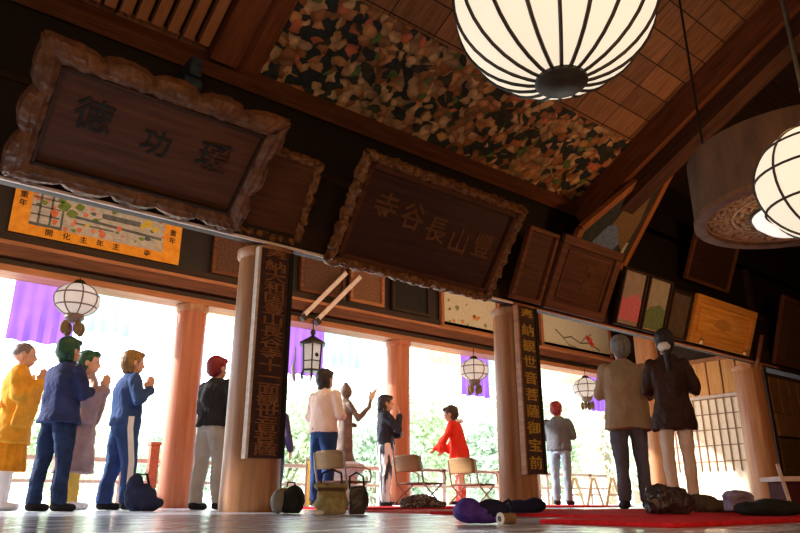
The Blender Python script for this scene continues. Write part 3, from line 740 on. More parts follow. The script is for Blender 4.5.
L2 = thing('paper_lantern', 'round glowing paper lantern with crossing ribs and hoops at the right edge', 'lantern', c1)
ribbed_globe(L2, .275, .27, 9, [-.45, .1, .6], .06, paper, .006)
MB().cyl((0, 0, .28), (0, 0, 5.5), .01).build('cord', M['iron'], L2)

# drum canopy
RD = .87
dd = 7.0; cd = at_dist(802, 213, dd)
D = thing('drum_canopy', 'big round wooden drum canopy with a fretwork underside, hanging at right', 'canopy', cd, (0, 0, 0))
dw = noisemat('drum_wood', (.06, .03, .016), (.15, .075, .04), (1, 1, .3), ns=5)
MB().lathe([(RD - .05, 0), (RD, 0), (RD, .6), (RD - .05, .6), (RD - .05, 0)], n=72, caps=False).build('drum_side', dw, D, smooth=True)
MB().lathe([(RD - .09, -.015), (RD + .012, -.015), (RD + .012, .03), (RD - .09, .03), (RD - .09, -.015)], n=72, caps=False).build('rim', M['cloudframe'], D, smooth=True)
MB().lathe([(.001, .09), (RD - .05, .09)], n=72, caps=False).build('underside_board', M['dark'], D)
MB().lathe([(.001, .55), (RD - .05, .55)], n=72, caps=False).build('top_board', M['dark'], D)
m = MB(); fz0, fz1 = .02, .06
def arc(r0, r1, a0, a1):
    r0 *= RD; r1 *= RD
    n = max(2, int((a1 - a0) / .08)); 
    for i in range(n):
        p, q = a0 + (a1 - a0) * i / n, a0 + (a1 - a0) * (i + 1) / n
        v = [(r * cos(t), r * sin(t), z) for r in (r0, r1) for t in (p, q) for z in (fz0, fz1)]
        m.add(v, [(0, 1, 3, 2), (4, 6, 7, 5), (0, 4, 5, 1), (2, 3, 7, 6), (0, 2, 6, 4), (1, 5, 7, 3)])
for r in (.3, .36, .62, .88): arc(r, r + .03, 0, 2 * pi)
for s_ in range(12):
    a0 = s_ * pi / 6
    arc(.36, .92, a0 - .012, a0 + .012)
    for (r, p, q) in ((.42, .08, .4), (.48, .15, .46), (.54, .08, .3), (.57, .3, .46), (.68, .06, .25), (.68, .3, .46), (.74, .1, .42), (.8, .05, .3), (.83, .33, .48), (.78, .38, .47)):
        arc(r, r + .035, a0 + p, a0 + q)
    for (r0_, r1_, p) in ((.42, .57, .24), (.66, .86, .18), (.66, .84, .36), (.44, .52, .42)): arc(r0_, r1_, a0 + p, a0 + p + .045)
m.build('fretwork', noisemat('fretwork_wood', (.42, .26, .14), (.65, .42, .24)), D)
for k in range(3):
    a = k * 2.1; MB().cyl((.7 * cos(a), .7 * sin(a), .56), (.7 * cos(a), .7 * sin(a), 4.5), .012).build('hanging_rod', M['iron'], D)
bulb = emitmat('milk_glass', (1, .93, .85), .8)
LB = thing('ceiling_lamp', 'white bowl lamp under the middle of the drum canopy', 'lamp', cd + Vector((0, 0, 0)))
MB().lathe([(.001, -.17), (.16, -.16), (.3, -.12), (.38, -.05), (.4, 0), (.001, .01)], n=40).build('glass_bowl', bulb, LB, smooth=True)
MB().lathe([(.4, -.005), (.415, 0), (.415, .015), (.001, .018)], n=40).build('rim', M['iron'], LB, smooth=True)

# outside lanterns on the beam
dimpaper = sheermat('unlit_paper', (1, .97, .94), .8)
def hang_globe(px, py, w_px, label, v=8.5, wire=False):
    c = Pv(px, py, v); dep = c.x * FH[0] + c.y * FH[1]; r = w_px / 2 * dep / 700
    t = thing('hanging_lantern', label, 'lantern', c)
    if not wire: MB().ell((0, 0, 0), r, r, r * .78, 32, 16).build('paper_shade', dimpaper, t, smooth=True)
    m = MB(); rz = r * .78; rr = r + .003
    for k in range(8):
        a = 2 * pi * k / 8; m.tube([(cos(a) * rr * cos(q), sin(a) * rr * cos(q), rz * sin(q)) for q in [-pi / 2 + pi * i / 14 for i in range(15)]], .009, 5)
    for hh in (-.45, .25): q = asin(hh); m.tube([(cos(a) * rr * cos(q), sin(a) * rr * cos(q), rz * hh) for a in [2 * pi * i / 24 for i in range(24)]], .009, 5, close=True)
    m.build('ribs', M['bronze'], t, smooth=True)
    MB().lathe([(.001, rz + .05), (.05, rz + .045), (.09, rz - .01)], n=20).build('top_cap', M['iron'], t, smooth=True)
    MB().lathe([(.1, -rz + .02), (.11, -rz - .03), (.06, -rz - .08), (.001, -rz - .09)], n=20).build('base_cup', M['bronze'], t, smooth=True)
    for k in range(4):
        a = k * pi / 2 + .3; x, y = cos(a) * .1, sin(a) * .1
        MB().ell((x, y, -rz - .15), .05, .035, .085, 12, 8).build('leaf_pendant', noisemat('pendant_brass', (.07, .05, .025), (.18, .12, .05)), t, smooth=True)
    MB().cyl((0, 0, rz), (0, 0, max(.02, 2.62 - c.z)), .008).build('hook_chain', M['iron'], t)
    return t
hang_globe(77, 300, 45, 'onion shaped white hanging lantern in front of the left purple cloth')
hang_globe(474, 370, 29, 'round wire ribbed lantern against the purple cloth left of the middle column')
hang_globe(586, 388, 26, 'round wire ribbed lantern just left of the elderly man')
c = Pv(312, 356, 8.4)
t = thing('hexagonal_lantern', 'six sided bronze lantern with white panes above the pale shirted woman', 'lantern', c)
r = .155; Hx = .2
m = MB(); hexp = [(cos(a) * r, sin(a) * r) for a in [pi / 6 + i * pi / 3 for i in range(6)]]
m.loft([((0, 0, -Hx), r * .82, r * .82), ((0, 0, Hx * .8), r * .95, r * .95)], 6); m.build('pane_body', dimpaper, t)
m = MB()
for k in range(6):
    a = k * pi / 3; m.bar((cos(a) * r * .84, sin(a) * r * .84, -Hx), (cos(a) * r * .97, sin(a) * r * .97, Hx * .8), .02, .02)
m.loft([((0, 0, -Hx - .03), r * .95, r * .95), ((0, 0, -Hx), r * .95, r * .95)], 6).loft([((0, 0, -.09), r * .9, r * .9), ((0, 0, -.075), r * .91, r * .91)], 6)
m.build('frame', M['iron'], t)
MB().loft([((0, 0, Hx * .8), r * 1.35, r * 1.35), ((0, 0, Hx * .8 + .02), r * 1.35, r * 1.35), ((0, 0, Hx * .8 + .1), r * .5, r * .5), ((0, 0, Hx * .8 + .13), r * .2, r * .2)], 6).build('roof', M['iron'], t)
MB().ell((0, 0, Hx * .8 + .18), .04, .04, .05).build('finial', M['iron'], t, smooth=True)
MB().ell((0, -r * .85, 0), .03, .012, .03).build('pane_mark', M['iron'], t)
for k in range(6):
    a = k * pi / 3; MB().tube([(cos(a) * r * .85, sin(a) * r * .85, -Hx - .02), (cos(a) * r * 1.05, sin(a) * r * 1.05, -Hx - .08), (cos(a) * r * .9, sin(a) * r * .9, -Hx - .13)], .016).build('foot', M['iron'], t, smooth=True)
MB().cyl((0, 0, Hx), (0, 0, 2.62 - c.z), .008).build('hook_chain', M['iron'], t)
cp = Pv(294, 372, 8.5)
MB().tube([Vector((0, 0, .36)), Vector((.01, 0, .2)), Vector((-.02, 0, .05)), Vector((.0, 0, -.08)), Vector((.015, 0, -.14))], [.01, .012, .028, .03, .012]).build('hanging_tassel', clothmat('grey_tassel', (.35, .3, .38)), smooth=True, label='grey tassel hanging left of the six sided lantern', cat='tassel', loc=cp)

# ------------------------------------------------------------------ floor things: carpets
def carpet(label, u0, u1, v0, v1, mat, z=0):
    o = MB().box(0, u1 - u0, 0, v1 - v0, 0, .02).build('red_carpet', mat, label=label, cat='carpet', loc=(u0, v0, z), bev=.006); return o
carpet('bright red felt carpet nearest the viewer, right of the purple bag', 2.65, 7.2, 1.6, 2.3, M['red_carpet'])
carpet('red felt carpet running under the elderly man and the woman in brown', 3.6, 10, 2.34, 4.2, M['red_carpet'])
carpet('paler red felt carpet in front of the middle folding chair', 3.7, 5.6, 4.3, 5.2, M['red_carpet_pale'])
carpet('red felt carpet spread under the folding chairs', 4.3, 9.4, 6.3, 7.7, M['red_carpet'])

# chairs
def make_chair():
    t = thing('folding_chair', '', 'chair'); w = .17; st = M['steel']
    bh = .58
    m = MB()
    vs = []; fs = []
    for i in range(9):
        x = -w + 2 * w * i / 8; c_ = .03 * (1 - (x / w) ** 2)
        for z in (.385, .40, .56, .575):
            zz = z - (.012 if z > .5 and i in (0, 8) else 0)
            vs.append((x * (1 if .39 < z < .57 else .96), -.15 - c_ - (z - .4) * .15, zz))
    n = 4
    front = [(i * 4 + j, i * 4 + j + 1, (i + 1) * 4 + j + 1, (i + 1) * 4 + j) for i in range(8) for j in range(3)]
    m.add(vs, front); o = m.build('backrest', M['tan'], t, smooth=True); sm = o.modifiers.new('s', 'SOLIDIFY'); sm.thickness = .014
    MB().box(-w, w, -.13, .17, .245, .27).build('seat', M['seatbrown'], t, bev=.01)
    for s in (-1, 1):
        x = s * (w + .015)
        MB().tube([(x, -.17, .56), (x, -.15, .4), (x, -.12, .25), (x, .14, 0.006)], .009).build('leg', st, t, smooth=True)
        MB().tube([(x + s * .012, .13, .26), (x + s * .012, -.02, .14), (x + s * .012, -.17, .006)], .009).build('leg', st, t, smooth=True)
        MB().tube([(x, -.15, .38), (x, -.1, .405), (x, .1, .405), (x, .17, .385), (x, .19, .33), (x, .17, .25)], .009).build('armrest', st, t, smooth=True)
    for y_ in (.14, -.17): MB().tube([(-w - .02, y_, .01), (w + .02, y_, .01)], .008).build('crossbar', st, t, smooth=True)
    return t
c0_ = make_chair()
cl = ['low folding chair with a tan back behind the two handbags', 'low folding chair with a tan back behind the patterned bundle', 'low folding chair with a tan back behind the purple bag']
for i, (px, d, a) in enumerate(((341, 7.8, 40), (419, 8.6, 46), (473, 9.2, 46))):
    o = c0_ if i == 0 else copy_tree(c0_)
    p = Pd(px, d); inr = (i > 0) or True
    o.location = (p.x, p.y, .021 if 6.3 < p.y < 7.7 else 0); o.rotation_euler = (0, 0, yaw(a)); o.scale = (1.22, 1.22, 1.02); o['label'] = cl[i]; o['group'] = 'low folding chairs'; print('chair', p)

# bags
def blob(name, label, cat, px, dep, parts, mat, ya=0, vox=.01, wr=.01, fr=14, extra=None, z=0, sc=1):
    p = Pd(px, dep); t = thing(name, label, cat, (p.x, p.y, z), (0, 0, yaw(ya)))
    m = MB()
    for q in parts:
        if q[0] == 'e': m.ell(*q[1:])
        elif q[0] == 'c': m.cap(*q[1:])
        elif q[0] == 'b': m.box(*q[1:])
    me = remeshed(m, vox, 3, wr, fr, (1, 1, 1))
    zmin = min(v.co.z for v in me.vertices)
    for v in me.vertices: v.co.z = max(v.co.z, .003) if v.co.z < .01 else v.co.z
    link('bag_body' if 'bag' in name or 'pack' in name else 'cloth', me, mat, t)
    if extra: extra(t)
    t.scale = (sc,) * 3
    return t
def handle(t, pts, r, mat, name='handle'): MB().tube(pts, r).build(name, mat, t, smooth=True)
bk = clothmat('black_nylon', (.03, .03, .032)); gy = clothmat('grey_nylon', (.3, .29, .28))
def ex(t):
    link('front_pocket', remeshed(MB().ell((-.09, -.02, .09), .06, .08, .09), .01, 2, .006, 14), gy, t)
    handle(t, [(-.03, 0, .2), (-.02, -.02, .235), (.03, -.02, .235), (.04, 0, .2)], .007, bk)
    handle(t, [(.08, -.07, .19), (.12, -.11, .12), (.1, -.09, .04)], .01, bk, 'strap')
blob('backpack', 'black and grey backpack slumped beside the foreground column', 'backpack', 290, 5.7, [('e', (.03, 0, .1), .09, .09, .11), ('e', (.0, .02, .06), .11, .09, .06)], bk, extra=ex)
ol = noisemat('olive_leather', (.2, .17, .06), (.42, .36, .18), ns=5)
def ex(t):
    handle(t, [(-.08, 0, .2), (-.07, 0, .29), (.0, 0, .32), (.07, 0, .29), (.08, 0, .2)], .008, M['blackcloth'])
    MB().box(-.1, .1, -.05, -.03, .165, .19).build('leather_band', noisemat('brown_band', (.06, .03, .02), (.12, .06, .04)), t)
p = Pd(331, 5.3)
blob('handbag', 'olive tan handbag standing in front of the left folding chair', 'handbag', 331, 5.3, [('e', (0, 0, .08), .125, .06, .09), ('b', -.1, .1, -.035, .035, .02, .21), ('c', (-.1, 0, .2), (.1, 0, .19), .02)], ol, -8, vox=.01, wr=.022, extra=ex)
def ex(t):
    handle(t, [(-.05, 0, .18), (-.05, 0, .27), (.0, 0, .3), (.05, 0, .27), (.06, 0, .18)], .008, M['blackcloth'])
blob('handbag', 'black brown handbag leaning right of the olive tan one', 'handbag', 356, 5.4, [('b', -.05, .07, -.05, .05, .0, .2), ('e', (.03, 0, .1), .07, .06, .1)], noisemat('black_leather', (.02, .015, .012), (.07, .05, .04), rough=.4), -8, vox=.012, wr=.01, extra=ex)
MB().ell((0, 0, .02), .05, .04, .02).build('cloth_scrap', M['white'], smooth=True, label='small white cloth scrap in front of the olive handbag', cat='cloth', loc=Pd(318, 5.0))
def patmat():
    m, nt, b = newmat('patterned_weave'); mp = coords(nt, (1, 1, 1.6)); v = nt.nodes.new('ShaderNodeTexNoise'); v.inputs['Scale'].default_value = 16; v.inputs['Distortion'].default_value = 1.5
    nt.links.new(mp.outputs[0], v.inputs[0]); r = ramp(nt, [(.42, (.05, .03, .03)), (.5, (.5, .4, .36)), (.56, (.08, .04, .04))], 'LINEAR'); nt.links.new(v.outputs['Fac'], r.inputs[0]); nt.links.new(r.outputs[0], b.inputs['Base Color']); b.inputs['Roughness'].default_value = .9; return m
PM = patmat()
blob('cloth_bundle', 'dark patterned cloth bundle under the middle folding chair', 'bundle', 420, 7.6, [('e', (0, 0, .06), .2, .1, .075), ('e', (.14, 0, .04), .14, .08, .045), ('e', (-.1, 0, .05), .12, .1, .07)], PM, 0, wr=.02, fr=10, z=.021)
pm = noisemat('purple_velvet', (.03, .012, .16), (.09, .04, .36), ns=4); nv = clothmat('navy_cloth', (.015, .016, .05))
def ex(t):
    link('dark_flap', remeshed(MB().ell((.06, .0, .06), .085, .075, .05), .008, 2, .012, 14), nv, t)
    handle(t, [(.1, 0, .08), (.14, -.01, .105), (.17, 0, .07)], .008, nv)
blob('soft_bag', 'soft purple and navy bag lying at the near left end of the carpets', 'bag', 478, 3.35, [('e', (-.045, 0, .055), .072, .07, .055), ('e', (.03, 0, .05), .09, .07, .048)], pm, 0, vox=.007, wr=.01, fr=16, extra=ex)
p = Pd(505.5, 3.2)
cn = thing('round_canister', 'small brown canister with a white ring end beside the purple bag', 'canister', (p.x, p.y, .0), (0, 0, yaw(60)))
MB().cyl((0, -.03, .028), (0, .04, .028), .024).build('body', noisemat('canister_brown', (.12, .07, .04), (.25, .16, .1)), cn, smooth=True)
MB().loft([((0, -.031, .028), .026, .026, (1, 0, 0), (0, 0, 1)), ((0, -.037, .028), .026, .026, (1, 0, 0), (0, 0, 1))], 24).build('white_end', M['white'], cn, smooth=True); we = [c_ for c_ in cn.children if c_.name.startswith('white_end')][0]
MB().loft([((0, -.0375, .028), .012, .012, (1, 0, 0), (0, 0, 1)), ((0, -.039, .028), .012, .012, (1, 0, 0), (0, 0, 1))], 24).build('hub', M['iron'], we, smooth=True)
blob('soft_bag', 'black bag lying flat behind the canister at the foot of the middle column', 'bag', 524, 4.8, [('e', (0, 0, .04), .13, .09, .05), ('e', (.06, 0, .05), .08, .07, .05)], nv, 0, wr=.012, z=.021)
bg = noisemat('black_sheen', (.01, .008, .009), (.09, .06, .06), (1, 1, 1), .35, 14, .5)
blob('cloth_bundle', 'crumpled black shiny bundle in front of the woman in the brown coat', 'bundle', 669, 4.5, [('e', (-.02, 0, .08), .1, .1, .09), ('e', (.05, 0, .06), .1, .1, .07), ('e', (-.07, 0, .05), .07, .09, .06)], bg, 0, vox=.008, wr=.035, fr=20, z=.021)
blob('folded_coat', 'olive brown coat lying between the black bundle and the purple cushion', 'coat', 716, 5.0, [('e', (0, 0, .035), .18, .1, .045), ('e', (-.1, 0, .06), .11, .09, .06)], clothmat('olive_coat', (.09, .07, .05)), 0, wr=.012, z=.021)
blob('cushion', 'pale purple folded cushion lying left of the last column', 'cushion', 738, 4.5, [('e', (0, 0, .11), .085, .08, .03), ('b', -.07, .07, -.06, .06, .02, .11)], noisemat('lilac_cloth', (.12, .09, .18), (.3, .24, .36), ns=6), 0, wr=.01, z=.021)
blob('travel_bag', 'low black bag at the right, in front of the last column', 'bag', 768, 4.1, [('e', (0, 0, .035), .2, .12, .045), ('e', (.02, 0, .05), .1, .1, .04)], clothmat('soft_black', (.02, .022, .022)), 0, wr=.015, z=.021)
# low stand at right edge
p = Pd(803, 5.2)
st = thing('low_stand', 'low dark stand with a pale top edge and slanting pale post at the right edge', 'stand', (p.x, p.y, .021), (0, 0, yaw(0)))
MB().box(-.14, .6, -.02, .3, .21, .245).build('top', M['pale_white'], st, bev=.004)
MB().box(-.1, .56, .02, .26, .02, .21).build('body', noisemat('dark_red_cloth', (.04, .006, .008), (.09, .015, .018)), st)
MB().bar((-.17, -.05, .33), (-.12, -.06, 0), .022, .02).build('post', M['pale'], st)
# boards outside (pale sawhorses) near the grey jacketed person
wm = woodmat('raw_pine', (.6, .42, .2), (.85, .66, .38), 'z')
for i, (px, d) in enumerate(((576, 12.0), (595, 12.0), (614, 12.0))):
    p = Pd(px, d); t = thing('a_frame_stand', ('pale wooden trestle right of the grey jacketed person, left of three', 'pale wooden trestle right of the grey jacketed person, middle of three', 'pale wooden trestle beside the elderly man, right of three')[i], 'trestle', (p.x, p.y, 0), (0, 0, yaw(10)))
    for s in (-1, 1): MB().bar((s * .13, 0, 0), (s * .015, 0, .45), .04, .06, up=(0, 1, 0)).build('leg', wm, t)
    MB().box(-.1, .1, -.02, .02, .16, .19).build('crossbar', wm, t)
p = Pd(317, 9.0)
yb = thing('yellow_banner', 'yellow cloth banner hanging by the railing behind the left folding chair', 'banner', (p.x, p.y, 0), (0, 0, yaw(15)))
m = MB(); vs = []; fs = []
for a in range(13):
    for b in range(7): vs.append((-.14 + .28 * a / 12, .02 * sin(a * 1.5), .03 + .55 * b / 6))
for a in range(12):
    for b in range(6): i = a * 7 + b; fs.append((i, i + 1, i + 8, i + 7))
m.add(vs, fs).build('cloth', sheermat('yellow_cloth', (1, .62, .06), .4), yb, smooth=True)
MB().cyl((-.17, 0, .58), (.17, 0, .58), .012).build('rod', M['pale'], yb); MB().cyl((-.16, 0, 0), (-.16, 0, .62), .012).build('pole', M['pale'], yb)
p = Pd(275, 7.4)
MB().box(-.12, .12, -.1, .1, 0, .2).box(-.13, .13, -.11, .11, .2, .22).build('wooden_box', M['tan'], label='small tan wooden box behind the black and grey backpack', cat='box', loc=p, bev=.008)

# bronze statue
p = Pd(343, 10.3)
sb = thing('bronze_statue', 'weathered bronze statue with one arm raised, behind the pale shirted woman', 'statue', (p.x, p.y, 0), (0, 0, yaw(60)))
MB().lathe([(.3, 0), (.3, .1), (.22, .14), (.2, .42), (.3, .5), (.3, .58), (.2, .62)], n=24).build('pedestal', noisemat('stone', (.35, .28, .26), (.55, .45, .42)), sb, smooth=True)
m = MB(); z0 = .6
m.loft([((0, 0, z0), .19, .17), ((0, 0, z0 + .15), .14, .12), ((0, 0, z0 + .4), .13, .11), ((0, 0, z0 + .55), .12, .1), ((0, 0, z0 + .75), .15, .1), ((0, 0, z0 + .86), .13, .08), ((0, 0, z0 + .92), .05, .05)], 20)
m.ell((0, .01, z0 + 1.04), .08, .09, .11).ell((0, 0, z0 + 1.13), .04, .04, .05)
m.cap((.14, 0, z0 + .83), (.2, .12, z0 + .62), .045, .04).cap((.2, .12, z0 + .62), (.2, .3, z0 + .8), .04, .03).cap((.2, .3, z0 + .8), (.19, .33, z0 + .95), .03, .02)
m.cap((-.14, 0, z0 + .83), (-.2, .04, z0 + .6), .045, .04).cap((-.2, .04, z0 + .6), (-.06, .2, z0 + .55), .04, .03)
link('figure', remeshed(m, .014, 2, .008, 14), M['bronze'], sb)
link('flame_ornament', remeshed(MB().cap((.19, .33, z0 + .95), (.19, .42, z0 + 1.08), .05, .015).cap((.19, .34, z0 + .97), (.19, .3, z0 + 1.05), .03, .01), .008, 1), noisemat('pale_gilt', (.6, .45, .3), (.8, .65, .5)), sb)

# ------------------------------------------------------------------ people
def hand(m, W, d, nrm, side, curl=.15):
    """palm and five fingers; d = finger direction, nrm = palm normal, side = thumb side"""
    d = d.normalized(); nrm = (nrm - d * nrm.dot(d)).normalized(); s = d.cross(nrm) * side
    c = W + d * .045
    for k in (-1, 0, 1): m.cap(W + s * .012 * k, W + d * .075 + s * .022 * k, .014, .013)
    for k, L in enumerate((.065, .075, .07, .055)):
        b = W + d * .082 + s * (.03 - .02 * k)
        mid = b + (d * cos(curl) + nrm * sin(curl)) * L * .55
        m.cap(b, mid, .0095, .009, 8, 3); m.cap(mid, mid + (d * cos(curl * 2.5) + nrm * sin(curl * 2.5)) * L * .45, .009, .008, 8, 3)
    b = W + d * .02 + s * .025; mid = b + (d * .75 + s * .6 + nrm * .2).normalized() * .04
    m.cap(b, mid, .012, .0105, 8, 3); m.cap(mid, mid + (d * .95 + s * .2 + nrm * .2).normalized() * .03, .0105, .009, 8, 3)
ARMS = {
    'pray': (((.25, .04, 1.07), (.035, .2, 1.23), (-.05, .05, 1), (-1, 0, 0)),) * 2,
    'hold': (((.26, .0, 1.06), (.1, .22, 1.07), (-.7, .7, .2), (-.3, -.6, .6)),) * 2,
    'down': (((.25, -.03, 1.04), (.24, .08, .82), (0, .15, -1), (-1, 0, 0)),) * 2,
    'front': (((.25, .03, 1.06), (.08, .25, 1.14), (-.6, .3, .7), (0, -1, .2)),) * 2,
    'face': (((.24, .0, 1.06), (.08, .24, 1.04), (-1, .3, .1), (0, -1, 0)), ((.2, .16, 1.1), (.07, .2, 1.33), (-.2, -.1, 1), (-.3, -1, 0))),
    'reach': (((.22, .16, 1.1), (.2, .38, .98), (0, .6, -.8), (-1, 0, 0)), ((.22, .08, 1.08), (.16, .3, .95), (0, .6, -.8), (-1, 0, 0))),
}
def person(label, px, ytop, H, face, arms='pray', top=None, bottom=None, hair=None, stance=.1, stride=0, shoes=None, headscale=1.14, bend=0, extras=None, loc=None, build=1.0, nod=0):
    if loc is None: loc = Pz(px, ytop, H)
    fz = 0
    if 3.6 < loc.x < 10 and 2.34 < loc.y < 4.2: fz = .02
    if 4.3 < loc.x < 9.4 and 6.3 < loc.y < 7.7: fz = .02
    print('person', label[:30], tuple(round(q, 2) for q in loc))
    root = thing('person', label, 'person', (loc.x, loc.y, fz), (0, 0, yaw(face))); root.scale = (H / 1.64 * build, H / 1.64 * build, H / 1.64)
    def B(p):   # bend forward about the hips
        p = Vector(p)
        if bend and p.z > .9:
            q = p - Vector((0, 0, .9)); q = Matrix.Rotation(-bend, 3, 'X') @ q; return q + Vector((0, 0, .9))
        return p
    def bendmesh(me):
        if bend:
            for v in me.vertices:
                k = min(1, max(0, (v.co.z - .82) / .16)); q = v.co - Vector((0, 0, .9)); v.co = (Matrix.Rotation(-bend * k, 3, 'X') @ q) + Vector((0, 0, .9))
        return me
    hs = headscale; hc = 1.385
    def hz(z): return hc + (z - hc) * hs
    A = ARMS[arms]
    # body: one continuous surface
    m = MB()
    m.ell((0, -.005, hz(1.515)), .076 * hs, .094 * hs, .086 * hs).ell((0, .03 * hs, hz(1.45)), .055 * hs, .06 * hs, .068 * hs)
    m.cap((0, .088 * hs, hz(1.49)), (0, .097 * hs, hz(1.462)), .009 * hs, .014 * hs)
    for s in (-1, 1): m.ell((s * .078 * hs, -.005, hz(1.48)), .012 * hs, .02 * hs, .032 * hs)
    m.cap((0, 0, 1.44), (0, -.015, 1.33), .05, .056)
    m.loft([((0, 0, .84), .15, .1), ((0, 0, .95), .14, .095), ((0, 0, 1.05), .125, .085), ((0, 0, 1.2), .15, .1), ((0, 0, 1.3), .155, .085), ((0, 0, 1.36), .06, .055)], 20)
    for si, s in enumerate((-1, 1)):
        E, Wp_, dd_, nn = [Vector(q) for q in A[si]]
        E.x *= s; Wp_.x *= s; dd_.x *= s; nn.x *= s
        S = Vector((s * .165, 0, 1.315))
        m.cap(S, E, .045, .037); m.cap(E, Wp_, .036, .024); hand(m, Wp_, dd_, nn, s)
        st_ = stride * s
        m.cap((s * .085, 0, .87), (s * stance, st_ * .5 + .01, .47), .075, .052); m.cap((s * stance, st_ * .5 + .01, .47), (s * stance, st_, .08), .05, .034)
        m.cap((s * stance, st_ - .03, .035), (s * (stance + .015), st_ + .13, .028), .033, .028)
    link('body', bendmesh(remeshed(m, .0085, 1)), M['skin'], root)
    for s in (-1, 1):
        link('eye', bendmesh(MB().ell((s * .03 * hs, .086 * hs, hz(1.495)), .011, .008, .006, 10, 6).mesh('eye', M['eye'], True)), M['eye'], root)
    link('mouth', bendmesh(MB().ell((0, .088 * hs, hz(1.425)), .02, .007, .006, 10, 6).mesh('mouth', M['lip'], True)), M['lip'], root)
    # hair
    st = hair['style']; hm = hair['mat']; m = MB()
    if st == 'shaven':
        m.ell((0, -.012 * hs, hz(1.525)), .079 * hs, .092 * hs, .083 * hs)
    else:
        m.ell((0, -.022 * hs, hz(1.53)), .09 * hs, .1 * hs, .09 * hs)
        m.ell((0, -.045 * hs, hz(1.49)), .084 * hs, .075 * hs, .09 * hs)
        m.ell((0, .05 * hs, hz(1.57)), .06 * hs, .05 * hs, .035 * hs)
    if st == 'bob':
        for s in (-1, 1): m.cap((s * .07, -.03, hz(1.5)), (s * .068, -.03, hz(1.41)), .032, .028)
        m.cap((0, -.07, hz(1.5)), (0, -.065, hz(1.41)), .05, .04)
    if st == 'long':
        for s in (-1, 1): m.cap((s * .068, -.02, hz(1.5)), (s * .07, -.03, 1.34), .033, .026)
        m.cap((0, -.07, hz(1.5)), (0, -.09, 1.27), .06, .045)
    if st == 'ponytail':
        m.cap((0, -.12, hz(1.49)), (0, -.15, 1.4), .04, .04); m.cap((0, -.15, 1.4), (.0, -.14, 1.22), .045, .02)
    if st == 'cap':
        m.ell((0, -.01, hz(1.555)), .098 * hs, .112 * hs, .07 * hs); m.ell((0, .09, hz(1.535)), .065, .055, .012)
    hob = link('cap' if st == 'cap' else 'hair', bendmesh(remeshed(m, .009, 2, .006, 30)), hm, root)
    if st == 'ponytail':
        link('hair_tie', remeshed(MB().ell((-.02, -.165, hz(1.44)), .065, .05, .045), .008, 1, .008, 40), M['white'], hob)
    # bottom
    b = bottom
    if b:
        m = MB(); k = b.get('fat', 1)
        if b['kind'] == 'trousers':
            m.loft([((0, 0, .8), .15 * k, .12 * k), ((0, -.01, .9), .165 * k, .125 * k), ((0, 0, 1.02), .145, .11)], 22)
            for s in (-1, 1):
                st_ = stride * s; lo = b.get('low', .07)
                X = (1, 0, 0); Y = (0, 1, 0)
                m.loft([((s * .08, 0, .92), .085 * k, .11 * k), ((s * .085, 0, .8), .088 * k, .108 * k), ((s * (stance * .5 + .045), st_ * .3, .64), .078 * k, .088 * k), ((s * stance, st_ * .5 + .01, .47), .066 * k, .07 * k), ((s * stance, st_ * .8 - .01, .27), .06 * k, .064 * k), ((s * stance, st_ - .005, lo), .058 * k, .064 * k)], 18)
            tro = link('trousers', bendmesh(remeshed(m, .012, 2, .017, 9, (1.3, 1.3, .6))), b['mat'], root)
            if b.get('stripe'):
                for s in (-1, 1):
                    st_ = stride * s
                    pts = [(s * .172 * k, 0, .92), (s * (.176) * k, 0, .8), (s * (stance * .5 + .045 + .084 * k), st_ * .3, .64), (s * (stance + .072 * k), st_ * .5 + .01, .47), (s * (stance + .066 * k), st_ * .8 - .01, .27), (s * (stance + .062 * k), st_, .07)]
                    vs = []; fs = []
                    for i, q in enumerate(pts):
                        for dy in (-.028, .028): vs.append((q[0] + s * .006, q[1] + dy, q[2]))
                    for i in range(len(pts) - 1): fs.append((i * 2, i * 2 + 1, i * 2 + 3, i * 2 + 2))
                    o = MB().add(vs, fs).build('side_stripe', M['white'], tro); sm = o.modifiers.new('s', 'SOLIDIFY'); sm.thickness = .012; sm.offset = 0
        elif b['kind'] == 'skirt':
            z0 = b['hem']; r = b.get('flare', .22)
            n = 60; rings = []
            for i in range(9):
                f = i / 8; z = z0 + (1.02 - z0) * f; rr = r * (1 - f) + .15 * f
                rings.append((z, rr))
            vs = []; fs = []
            for z, rr in rings:
                f = (z - z0) / (1.02 - z0)
                for q in range(n):
                    a = 2 * pi * q / n; pl = 1 + .05 * (1 - f) * sin(a * 15) ; vs.append((rr * cos(a) * pl, rr * .8 * sin(a) * pl, z))
            for i in range(8):
                for q in range(n): fs.append((i * n + q, i * n + (q + 1) % n, (i + 1) * n + (q + 1) % n, (i + 1) * n + q))
            fs.append(tuple(range(n - 1, -1, -1)))
            MB().add(vs, fs).build('skirt', b['mat'], root, smooth=True)
        if b.get('under'):
            m = MB()
            for s in (-1, 1): m.loft([((s * stance, 0, .6), .07, .08), ((s * stance, 0, .3), .062, .068), ((s * stance, 0, b.get('ulow', .06)), .058, .065)], 16)
            link('leggings', remeshed(m, .012, 2, .008, 9), b['under'], root)
    # top
    tpp = top; k = tpp.get('fat', 1); hem = tpp['hem']; hf = tpp.get('hemr', .175)
    m = MB()
    rings = [((0, -.005, hem), hf * k, hf * .78 * k)]
    if hem < .85: rings.append(((0, -.005, .88), .178 * k, .135 * k))
    rings += [((0, -.005, max(hem + .06, .98)), .168 * k, .125 * k), ((0, -.01, 1.1), .165 * k, .12 * k), ((0, -.01, 1.22), .178 * k, .125 * k), ((0, -.01, 1.31), .17 * k, .1 * k), ((0, -.008, 1.36), .11, .08), ((0, -.005, 1.395), .068, .064)]
    m.loft(rings, 28)
    sw = tpp.get('sleeve', 1)
